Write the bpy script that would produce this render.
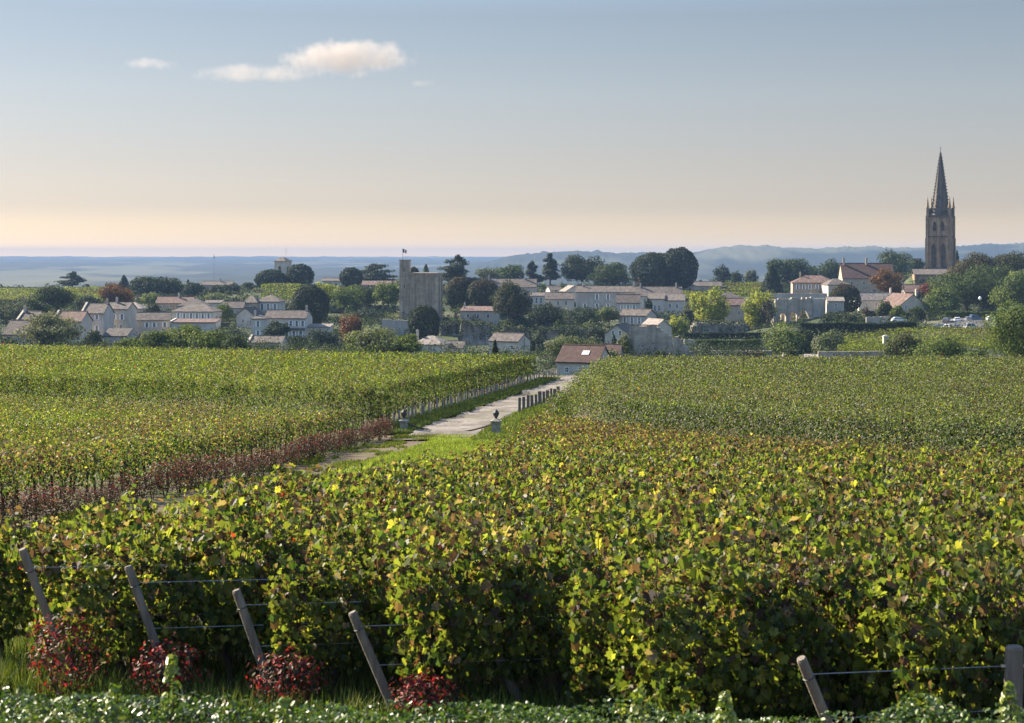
import bpy, bmesh, math, random
import numpy as np
from mathutils import Vector, Matrix

for o in list(bpy.data.objects):
    bpy.data.objects.remove(o)
S = bpy.context.scene
COL = S.collection
R = math.radians
F, CX, HY = 1600.0, 512.0, 256.0          # focal length in pixels, optical axis column, horizon row

# ------------------------------------------------------------------ camera
cam_d = bpy.data.cameras.new('camera')
cam = bpy.data.objects.new('camera', cam_d)
COL.objects.link(cam)
cam.location = (0, 0, 0)                   # eye height is z = 0; the ground lies below
cam.rotation_euler = (R(90), 0, 0)
cam_d.sensor_width = 36.0
cam_d.lens = 36.0 * F / 1024.0
cam_d.shift_y = -(361.5 - HY) / 1024.0
cam_d.clip_start = 0.1
cam_d.clip_end = 60000
cam_d.dof.use_dof = True
cam_d.dof.focus_distance = 45.0
cam_d.dof.aperture_fstop = 5.0
S.camera = cam

# ------------------------------------------------------------------ light
SUN_EL, SUN_AZ = 33.0, -58.0               # azimuth from +Y, negative is to the left
sv = Vector((math.sin(R(SUN_AZ)) * math.cos(R(SUN_EL)), math.cos(R(SUN_AZ)) * math.cos(R(SUN_EL)), math.sin(R(SUN_EL))))
sun_d = bpy.data.lights.new('sun', 'SUN')
sun_d.energy = 5.0
sun_d.angle = R(0.53)
sun_d.color = (1.0, 0.86, 0.66)
sun = bpy.data.objects.new('sun', sun_d)
COL.objects.link(sun)
sun.rotation_euler = (-sv).to_track_quat('-Z', 'Y').to_euler()

world = bpy.data.worlds.new('World')
S.world = world
world.use_nodes = True
wn, wl = world.node_tree.nodes, world.node_tree.links
wn.clear()
w_out = wn.new('ShaderNodeOutputWorld')
w_bg = wn.new('ShaderNodeBackground')
w_bg.inputs['Strength'].default_value = 0.10
w_sky = wn.new('ShaderNodeTexSky')
w_sky.sky_type = 'NISHITA'
w_sky.sun_disc = False
w_sky.sun_elevation = R(SUN_EL)
w_sky.sun_rotation = R(SUN_AZ)
w_sky.air_density, w_sky.dust_density, w_sky.ozone_density = 1.0, 0.25, 1.0
w_geo = wn.new('ShaderNodeNewGeometry')
w_sep = wn.new('ShaderNodeSeparateXYZ')
w_neg = wn.new('ShaderNodeMath'); w_neg.operation = 'MULTIPLY'; w_neg.inputs[1].default_value = -1.0
w_ramp = wn.new('ShaderNodeValToRGB')
w_mix = wn.new('ShaderNodeMixRGB'); w_mix.blend_type = 'MULTIPLY'; w_mix.inputs[0].default_value = 1.0
els = w_ramp.color_ramp.elements
SKY_TINT = [(0.0, (.60, .46, .33)), (0.012, (.39, .322, .29)), (0.03, (.275, .235, .25)), (0.06, (.28, .232, .24)), (0.10, (.295, .25, .245)),
            (0.15, (.285, .25, .24)), (0.35, (.85, .88, .9)), (1.0, (1, 1, 1))]
els[0].position, els[0].color = SKY_TINT[0][0], SKY_TINT[0][1] + (1,)
els[1].position, els[1].color = SKY_TINT[-1][0], SKY_TINT[-1][1] + (1,)
for p_, c_ in SKY_TINT[1:-1]:
    e_ = els.new(p_); e_.color = c_ + (1,)
wl.new(w_geo.outputs['Incoming'], w_sep.inputs[0])
wl.new(w_sep.outputs['Z'], w_neg.inputs[0])
wl.new(w_neg.outputs[0], w_ramp.inputs[0])
wl.new(w_sky.outputs[0], w_mix.inputs[1])
wl.new(w_ramp.outputs[0], w_mix.inputs[2])
wl.new(w_mix.outputs[0], w_bg.inputs['Color'])
wl.new(w_bg.outputs[0], w_out.inputs['Surface'])

S.view_settings.view_transform = 'Standard'
S.view_settings.look = 'None'
S.view_settings.gamma = 1.0
S.view_settings.exposure = 1.84
S.view_settings.use_curve_mapping = False
S.render.engine = 'CYCLES'
S.cycles.max_bounces = 6
S.cycles.diffuse_bounces = 2
S.cycles.glossy_bounces = 2
S.cycles.transmission_bounces = 4
S.cycles.volume_bounces = 2
S.cycles.use_denoising = True
S.cycles.caustics_reflective = False
S.cycles.caustics_refractive = False

# ------------------------------------------------------------------ helpers
rnd = random.Random(11)
rng = np.random.default_rng(11)


def at(px, py, D):
    return Vector(((px - CX) / F * D, D, (HY - py) / F * D))


def tag(o, label=None, cat=None, group=None, kind=None):
    if label: o['label'] = label
    if cat: o['category'] = cat
    if group: o['group'] = group
    if kind: o['kind'] = kind
    return o


def empty(name, loc, yaw=0.0):
    o = bpy.data.objects.new(name, None)
    COL.objects.link(o)
    o.location = loc
    o.rotation_euler = (0, 0, yaw)
    o.empty_display_size = 0.5
    return o


def link(name, me, mats, parent=None):
    o = bpy.data.objects.new(name, me)
    COL.objects.link(o)
    if mats is not None:
        for m in (mats if isinstance(mats, (list, tuple)) else [mats]):
            me.materials.append(m)
    if parent is not None:
        o.parent = parent
    return o


class MB:
    """collects simple solids into one mesh"""

    def __init__(self):
        self.v, self.f = [], []

    def add(self, vs, fs):
        b = len(self.v)
        self.v += [tuple(p) for p in vs]
        self.f += [tuple(i + b for i in f) for f in fs]
        return self

    def box(self, x0, x1, y0, y1, z0, z1, taper=0.0):
        t = taper
        vs = [(x0, y0, z0), (x1, y0, z0), (x1, y1, z0), (x0, y1, z0),
              (x0 + t, y0 + t, z1), (x1 - t, y0 + t, z1), (x1 - t, y1 - t, z1), (x0 + t, y1 - t, z1)]
        return self.add(vs, [(3, 2, 1, 0), (4, 5, 6, 7), (0, 1, 5, 4), (1, 2, 6, 5), (2, 3, 7, 6), (3, 0, 4, 7)])

    def prism(self, prof, axis, a0, a1):
        """extrude a 2-D profile [(u, z)] along x (profile in y-z) or y (profile in x-z)"""
        n = len(prof)
        mk = (lambda u, z, a: (a, u, z)) if axis == 'x' else (lambda u, z, a: (u, a, z))
        vs = [mk(u, z, a0) for u, z in prof] + [mk(u, z, a1) for u, z in prof]
        fs = [tuple(range(n))[::-1], tuple(range(n, 2 * n))]
        fs += [(i, (i + 1) % n, n + (i + 1) % n, n + i) for i in range(n)]
        return self.add(vs, fs)

    def tube(self, pts, rad, n=6):
        pts = [Vector(p) for p in pts]
        rads = rad if isinstance(rad, (list, tuple)) else [rad] * len(pts)
        vs, fs = [], []
        for i, p in enumerate(pts):
            d = (pts[min(i + 1, len(pts) - 1)] - pts[max(i - 1, 0)]).normalized()
            a = d.orthogonal().normalized() if abs(d.z) > 0.95 else d.cross(Vector((0, 0, 1))).normalized()
            b = d.cross(a)
            for k in range(n):
                t = 2 * math.pi * k / n
                vs.append(p + (a * math.cos(t) + b * math.sin(t)) * rads[i])
        for i in range(len(pts) - 1):
            for k in range(n):
                fs.append((i * n + k, i * n + (k + 1) % n, (i + 1) * n + (k + 1) % n, (i + 1) * n + k))
        fs.append(tuple(range(n))[::-1])
        fs.append(tuple((len(pts) - 1) * n + k for k in range(n)))
        return self.add(vs, fs)

    def lathe(self, prof, n=12, cx=0.0, cy=0.0):
        vs, fs = [], []
        for r, z in prof:
            for k in range(n):
                t = 2 * math.pi * k / n
                vs.append((cx + r * math.cos(t), cy + r * math.sin(t), z))
        for i in range(len(prof) - 1):
            for k in range(n):
                fs.append((i * n + k, i * n + (k + 1) % n, (i + 1) * n + (k + 1) % n, (i + 1) * n + k))
        fs.append(tuple(range(n))[::-1])
        fs.append(tuple((len(prof) - 1) * n + k for k in range(n)))
        return self.add(vs, fs)

    def build(self, name, mats, parent=None, recalc=True):
        me = bpy.data.meshes.new(name)
        me.from_pydata(self.v, [], self.f)
        if recalc:
            bm = bmesh.new(); bm.from_mesh(me)
            bmesh.ops.recalc_face_normals(bm, faces=bm.faces)
            bm.to_mesh(me); bm.free()
        me.update()
        return link(name, me, mats, parent)


def np_mesh(name, verts, nper, tint=None, mat_index=None, faces=None, starts=None):
    """mesh of N separate polygons with nper vertices each (or explicit faces/starts), colour attribute 'tint'"""
    me = bpy.data.meshes.new(name)
    nv = len(verts)
    me.vertices.add(nv)
    me.vertices.foreach_set('co', np.ascontiguousarray(verts, np.float32).ravel())
    if faces is None:
        faces = np.arange(nv, dtype=np.int32)
        starts = np.arange(0, nv, nper, dtype=np.int32)
    me.loops.add(len(faces))
    me.loops.foreach_set('vertex_index', np.ascontiguousarray(faces, np.int32))
    me.polygons.add(len(starts))
    me.polygons.foreach_set('loop_start', np.ascontiguousarray(starts, np.int32))
    if mat_index is not None:
        me.polygons.foreach_set('material_index', np.ascontiguousarray(mat_index, np.int32))
    if tint is not None:
        a = me.attributes.new('tint', 'FLOAT_COLOR', 'POINT')
        c = np.ones((nv, 4), np.float32); c[:, :3] = tint
        a.data.foreach_set('color', c.ravel())
    me.update(calc_edges=True)
    me.validate()
    return me


# outlines of one leaf, as two halves that fold along the mid rib (x across, y along)
KITE = [[(0, -.5), (.42, -.05), (0, .55)], [(0, -.5), (0, .55), (-.42, -.05)]]
GRAPE_R = [(0, -.30), (.16, -.52), (.45, -.38), (.42, -.12), (.60, .10), (.33, .18), (.30, .42), (.12, .38), (0, .62)]
GRAPE = [GRAPE_R, [(-x, y) for x, y in GRAPE_R][::-1]]
OVAL_R = [(0, -.5), (.22, -.28), (.28, .02), (.17, .32), (0, .5)]
OVAL = [OVAL_R, [(-x, y) for x, y in OVAL_R][::-1]]


def leaf_geo(pos, size, nrm, outline, fold=0.25, up=None):
    """vertices (N*k,3) and per-half loop template for leaves at pos facing nrm"""
    n = len(pos)
    nrm = nrm / (np.linalg.norm(nrm, axis=1, keepdims=True) + 1e-9)
    ref = rng.normal(size=(n, 3)) if up is None else up + rng.normal(size=(n, 3)) * 0.45
    t = ref - (ref * nrm).sum(1, keepdims=True) * nrm
    t /= (np.linalg.norm(t, axis=1, keepdims=True) + 1e-9)      # along the mid rib
    b = np.cross(t, nrm)
    vs, tot, lens = [], 0, []
    fo = fold * (0.4 + 1.2 * rng.random((n, 1)))
    for half in outline:
        for x, y in half:
            vs.append(pos + size[:, None] * (b * x + t * y + nrm * (abs(x) * fo - 0.25 * fo * (y + 0.3) ** 2)))
        lens.append(len(half))
    k = len(vs)
    V = np.stack(vs, 1).reshape(-1, 3)
    st = np.concatenate([[0], np.cumsum(lens)[:-1]])
    starts = (np.arange(n)[:, None] * k + st[None, :]).ravel()
    return V, k, starts


def leaf_mesh(name, pos, size, nrm, tint, outline=KITE, fold=0.25, up=None):
    V, k, starts = leaf_geo(pos, size, nrm, outline, fold, up)
    return np_mesh(name, V, None, np.repeat(tint, k, 0), None, np.arange(len(V), dtype=np.int32), starts)


def vnoise(x, y, seed=0):
    """smooth 2-D value noise in 0..1"""
    g = np.random.default_rng(seed).random((64, 64))
    xi, yi = np.floor(x).astype(int), np.floor(y).astype(int)
    fx, fy = x - xi, y - yi
    fx, fy = fx * fx * (3 - 2 * fx), fy * fy * (3 - 2 * fy)
    a, b = g[xi % 64, yi % 64], g[(xi + 1) % 64, yi % 64]
    c, d = g[xi % 64, (yi + 1) % 64], g[(xi + 1) % 64, (yi + 1) % 64]
    return (a * (1 - fx) + b * fx) * (1 - fy) + (c * (1 - fx) + d * fx) * fy


def fbm(x, y, seed=0, octv=4):
    s, a, t = 0, .5, 0
    for i in range(octv):
        s = s + a * vnoise(x * 2 ** i + 17 * i, y * 2 ** i + 31 * i, seed + i); t += a; a *= .5
    return s / t


# ------------------------------------------------------------------ materials
def new_mat(name):
    m = bpy.data.materials.new(name)
    m.use_nodes = True
    n, l = m.node_tree.nodes, m.node_tree.links
    return m, n, l, n['Principled BSDF']


def mottled(name, c1, c2, scale=1.0, rough=0.85, bump=0.3, c3=None, detail=6, stretch=None, spec=0.3, metal=0.0, bscale=None):
    """two or three colours mixed by noise, with bump"""
    m, n, l, p = new_mat(name)
    tc = n.new('ShaderNodeTexCoord')
    mp = n.new('ShaderNodeMapping')
    if stretch: mp.inputs['Scale'].default_value = stretch
    l.new(tc.outputs['Object'], mp.inputs[0])
    nz = n.new('ShaderNodeTexNoise')
    nz.inputs['Scale'].default_value = scale
    nz.inputs['Detail'].default_value = detail
    nz.inputs['Roughness'].default_value = 0.65
    l.new(mp.outputs[0], nz.inputs['Vector'])
    rp = n.new('ShaderNodeValToRGB')
    e = rp.color_ramp.elements
    e[0].position, e[0].color = 0.33, tuple(c1) + (1,)
    e[1].position, e[1].color = 0.67, tuple(c2) + (1,)
    if c3:
        x = e.new(0.8); x.color = tuple(c3) + (1,)
    l.new(nz.outputs['Fac'], rp.inputs[0])
    l.new(rp.outputs[0], p.inputs['Base Color'])
    p.inputs['Roughness'].default_value = rough
    p.inputs['Metallic'].default_value = metal
    p.inputs['Specular IOR Level'].default_value = spec
    if bump:
        b = n.new('ShaderNodeBump'); b.inputs['Strength'].default_value = bump
        b.inputs['Distance'].default_value = 0.05
        n2 = n.new('ShaderNodeTexNoise'); n2.inputs['Scale'].default_value = bscale or scale * 6
        n2.inputs['Detail'].default_value = 4
        l.new(mp.outputs[0], n2.inputs['Vector'])
        l.new(n2.outputs['Fac'], b.inputs['Height'])
        l.new(b.outputs[0], p.inputs['Normal'])
    return m


def stone_mat(name, c1, c2, dark, course=0.35, rough=0.9, streak=.6):
    """weathered limestone: mottling, block courses and vertical rain streaks"""
    m, n, l, p = new_mat(name)
    tc = n.new('ShaderNodeTexCoord')
    nz = n.new('ShaderNodeTexNoise'); nz.inputs['Scale'].default_value = 0.5; nz.inputs['Detail'].default_value = 8
    l.new(tc.outputs['Object'], nz.inputs['Vector'])
    rp = n.new('ShaderNodeValToRGB')
    rp.color_ramp.elements[0].position, rp.color_ramp.elements[0].color = .32, tuple(c1) + (1,)
    rp.color_ramp.elements[1].position, rp.color_ramp.elements[1].color = .68, tuple(c2) + (1,)
    l.new(nz.outputs['Fac'], rp.inputs[0])
    mp = n.new('ShaderNodeMapping'); mp.inputs['Scale'].default_value = (1.1, 1.1, 0.07)
    l.new(tc.outputs['Object'], mp.inputs[0])
    st = n.new('ShaderNodeTexNoise'); st.inputs['Scale'].default_value = 1.0; st.inputs['Detail'].default_value = 5
    l.new(mp.outputs[0], st.inputs['Vector'])
    sr = n.new('ShaderNodeValToRGB')
    sr.color_ramp.elements[0].position, sr.color_ramp.elements[1].position = .42, .62
    l.new(st.outputs['Fac'], sr.inputs[0])
    mx = n.new('ShaderNodeMixRGB'); mx.inputs[2].default_value = tuple(dark) + (1,)
    sm = n.new('ShaderNodeMath'); sm.operation = 'MULTIPLY'; sm.inputs[1].default_value = streak
    l.new(sr.outputs[0], sm.inputs[0]); l.new(sm.outputs[0], mx.inputs[0]); l.new(rp.outputs[0], mx.inputs[1])
    br = n.new('ShaderNodeTexBrick'); br.inputs['Scale'].default_value = 1.0
    br.inputs['Row Height'].default_value = course; br.inputs['Brick Width'].default_value = course * 2
    br.inputs['Mortar Size'].default_value = 0.02
    br.inputs['Color1'].default_value = (1, 1, 1, 1); br.inputs['Color2'].default_value = (.8, .8, .8, 1); br.inputs['Mortar'].default_value = (.6, .6, .6, 1)
    mp2 = n.new('ShaderNodeMapping'); mp2.inputs['Rotation'].default_value = (R(90), 0, 0)
    l.new(tc.outputs['Object'], mp2.inputs[0]); l.new(mp2.outputs[0], br.inputs['Vector'])
    m2 = n.new('ShaderNodeMixRGB'); m2.blend_type = 'MULTIPLY'; m2.inputs[0].default_value = .8
    l.new(mx.outputs[0], m2.inputs[1]); l.new(br.outputs['Color'], m2.inputs[2])
    l.new(m2.outputs[0], p.inputs['Base Color'])
    p.inputs['Roughness'].default_value = rough
    p.inputs['Specular IOR Level'].default_value = .2
    b = n.new('ShaderNodeBump'); b.inputs['Strength'].default_value = .5; b.inputs['Distance'].default_value = .1
    l.new(nz.outputs['Fac'], b.inputs['Height']); l.new(b.outputs[0], p.inputs['Normal'])
    return m


def leaf_mat(name, trans=0.4, rough=0.45, spec=0.45, warm=(1.5, 1.45, 0.7), vary=0.25, scale=7.0):
    """leaf with light coming through it; colour from the leaf's own 'tint'"""
    m, n, l, p = new_mat(name)
    a = n.new('ShaderNodeAttribute'); a.attribute_name = 'tint'
    tc = n.new('ShaderNodeTexCoord')
    nz = n.new('ShaderNodeTexNoise'); nz.inputs['Scale'].default_value = scale; nz.inputs['Detail'].default_value = 3
    l.new(tc.outputs['Object'], nz.inputs['Vector'])
    mr = n.new('ShaderNodeMapRange'); mr.inputs['To Min'].default_value = 1 - vary * 1.6; mr.inputs['To Max'].default_value = 1 + vary * 1.6
    l.new(nz.outputs['Fac'], mr.inputs['Value'])
    mu = n.new('ShaderNodeVectorMath'); mu.operation = 'SCALE'
    l.new(a.outputs['Color'], mu.inputs[0]); l.new(mr.outputs[0], mu.inputs['Scale'])
    l.new(mu.outputs[0], p.inputs['Base Color'])
    p.inputs['Roughness'].default_value = rough
    p.inputs['Specular IOR Level'].default_value = spec
    t = n.new('ShaderNodeBsdfTranslucent')
    w = n.new('ShaderNodeVectorMath'); w.operation = 'MULTIPLY'; w.inputs[1].default_value = warm
    l.new(mu.outputs[0], w.inputs[0]); l.new(w.outputs[0], t.inputs['Color'])
    mx = n.new('ShaderNodeMixShader'); mx.inputs[0].default_value = trans
    l.new(p.outputs[0], mx.inputs[1]); l.new(t.outputs[0], mx.inputs[2])
    l.new(mx.outputs[0], n['Material Output'].inputs['Surface'])
    return m


def roof_mat(name, c1, c2, c3):
    m, n, l, p = new_mat(name)
    tc = n.new('ShaderNodeTexCoord')
    nz = n.new('ShaderNodeTexNoise'); nz.inputs['Scale'].default_value = 1.1; nz.inputs['Detail'].default_value = 8
    l.new(tc.outputs['Object'], nz.inputs['Vector'])
    rp = n.new('ShaderNodeValToRGB'); e = rp.color_ramp.elements
    e[0].position, e[0].color = .3, tuple(c1) + (1,)
    e[1].position, e[1].color = .7, tuple(c3) + (1,)
    x = e.new(.5); x.color = tuple(c2) + (1,)
    l.new(nz.outputs['Fac'], rp.inputs[0])
    wv = n.new('ShaderNodeTexWave'); wv.wave_type = 'BANDS'; wv.bands_direction = 'X'
    wv.inputs['Scale'].default_value = 1.4; wv.inputs['Distortion'].default_value = .8; wv.inputs['Detail'].default_value = 2
    l.new(tc.outputs['Object'], wv.inputs['Vector'])
    b = n.new('ShaderNodeBump'); b.inputs['Strength'].default_value = .7; b.inputs['Distance'].default_value = .12
    l.new(wv.outputs['Fac'], b.inputs['Height']); l.new(b.outputs[0], p.inputs['Normal'])
    l.new(rp.outputs[0], p.inputs['Base Color'])
    p.inputs['Roughness'].default_value = .85
    p.inputs['Specular IOR Level'].default_value = .25
    return m


M = {}
M['vine_leaf'] = leaf_mat('vine_leaf', .57, .5, .3, (1.46, 1.5, .65))
M['tree_leaf'] = leaf_mat('tree_leaf', .24, .7, .12, (1.3, 1.3, .7), .3, 0.35)
M['hedge_leaf'] = leaf_mat('hedge_leaf', .25, .42, .4, (1.3, 1.4, .6), .2, 9)
M['rose_leaf'] = leaf_mat('rose_leaf', .35, .55, .2, (1.5, .9, .7), .3, 12)
M['bark'] = mottled('bark', (.05, .038, .028), (.13, .10, .075), 9, .95, .8, stretch=(1, 1, .25))
M['vine_bark'] = mottled('vine_bark', (.035, .024, .018), (.10, .072, .05), 25, .95, .9, stretch=(1, 1, .2))
M['post_wood'] = mottled('post_wood', (.11, .092, .08), (.24, .205, .17), 14, .85, .5, stretch=(1, 1, .12))
M['dark_wood'] = mottled('dark_wood', (.055, .045, .04), (.13, .11, .095), 10, .9, .5, stretch=(1, 1, .15))
M['board_wood'] = mottled('board_wood', (.10, .085, .075), (.21, .18, .16), 10, .9, .5, stretch=(1, 1, .15))
M['stake'] = mottled('stake', (.20, .185, .165), (.40, .375, .34), 8, .85, .3)
M['wire'] = mottled('wire', (.35, .35, .36), (.5, .5, .5), 5, .45, 0, metal=.8)
M['limestone'] = stone_mat('limestone', (.30, .245, .19), (.49, .41, .315), (.15, .13, .11), .45)
M['limestone_warm'] = stone_mat('limestone_warm', (.27, .19, .125), (.45, .32, .20), (.13, .09, .065), .5)
M['limestone_dark'] = stone_mat('limestone_dark', (.10, .085, .075), (.175, .15, .13), (.05, .045, .042), .5)
M['pillar_stone'] = mottled('pillar_stone', (.16, .15, .13), (.36, .335, .29), 5, .95, .6, c3=(.10, .10, .075))
M['cliff_stone'] = stone_mat('cliff_stone', (.24, .22, .20), (.42, .39, .345), (.12, .11, .10), 3.0)
M['rubble'] = stone_mat('rubble', (.32, .27, .22), (.55, .48, .40), (.11, .10, .085), .3, .9, .35)
M['white_wall'] = mottled('white_wall', (.38, .345, .30), (.60, .555, .49), .35, .9, .15, c3=(.26, .235, .20), stretch=(1, 1, .45))
M['cream_wall'] = mottled('cream_wall', (.38, .34, .28), (.60, .54, .45), .4, .9, .2, c3=(.26, .23, .20), stretch=(1, 1, .45))
M['grey_wall'] = mottled('grey_wall', (.28, .26, .24), (.47, .43, .385), .4, .9, .25, c3=(.19, .18, .165), stretch=(1, 1, .45))
M['tan_wall'] = mottled('tan_wall', (.30, .24, .18), (.46, .37, .28), .5, .9, .25, c3=(.22, .18, .14))
M['roof_brown'] = roof_mat('roof_brown', (.06, .052, .047), (.11, .092, .082), (.17, .145, .13))
M['roof_red'] = roof_mat('roof_red', (.085, .055, .047), (.14, .088, .074), (.20, .14, .12))
M['roof_dark'] = roof_mat('roof_dark', (.05, .042, .042), (.085, .072, .068), (.13, .105, .095))
M['roof_maroon'] = roof_mat('roof_maroon', (.045, .026, .024), (.066, .036, .032), (.095, .056, .049))
M['roof_pale'] = roof_mat('roof_pale', (.15, .128, .112), (.22, .19, .168), (.30, .265, .24))
M['shutter'] = mottled('shutter', (.76, .76, .75), (.84, .84, .83), 3, .6, 0)
M['pane'] = mottled('pane', (.02, .024, .03), (.04, .045, .055), 1, .08, 0, spec=.6)
M['dark_metal'] = mottled('dark_metal', (.03, .03, .032), (.055, .055, .06), 6, .5, .1)
M['asphalt'] = mottled('asphalt', (.05, .05, .05), (.085, .08, .075), 2, .95, .3)
M['flag_blue'] = mottled('flag_blue', (.02, .04, .16), (.03, .06, .22), 2, .8, 0)
M['flag_red'] = mottled('flag_red', (.45, .03, .03), (.5, .05, .05), 2, .8, 0)
M['rope'] = mottled('rope', (.06, .045, .035), (.11, .085, .06), 20, .95, .3)

# ------------------------------------------------------------------ the land: heights
NEAR = np.array([(-10, -3.45), (0, -3.6), (10, -4.0), (15, -4.35), (25, -5.2), (36, -6.2), (57, -7.8), (78, -8.9),
                 (110, -9.95), (140, -10.9), (170, -12.1), (200, -13.3), (225, -16), (255, -22)], float)


def near_z(Y):
    return np.interp(Y, NEAR[:, 0], NEAR[:, 1])


def left_edge(Y):            # right-hand edge of the left blocks of vines
    return np.where(Y < 83, -11.4 + .126 * (Y - 37), -6.1 + .164 * (Y - 87))


def right_edge(Y):           # left-hand edge of the right blocks
    return np.interp(Y, [10, 16, 18, 22, 40, 72, 97, 112, 140, 160], [-7.6, -6.3, -5.5, -4.0, -1.4, 1.0, 3.6, 4.6, 7.7, 9.9])


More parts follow.
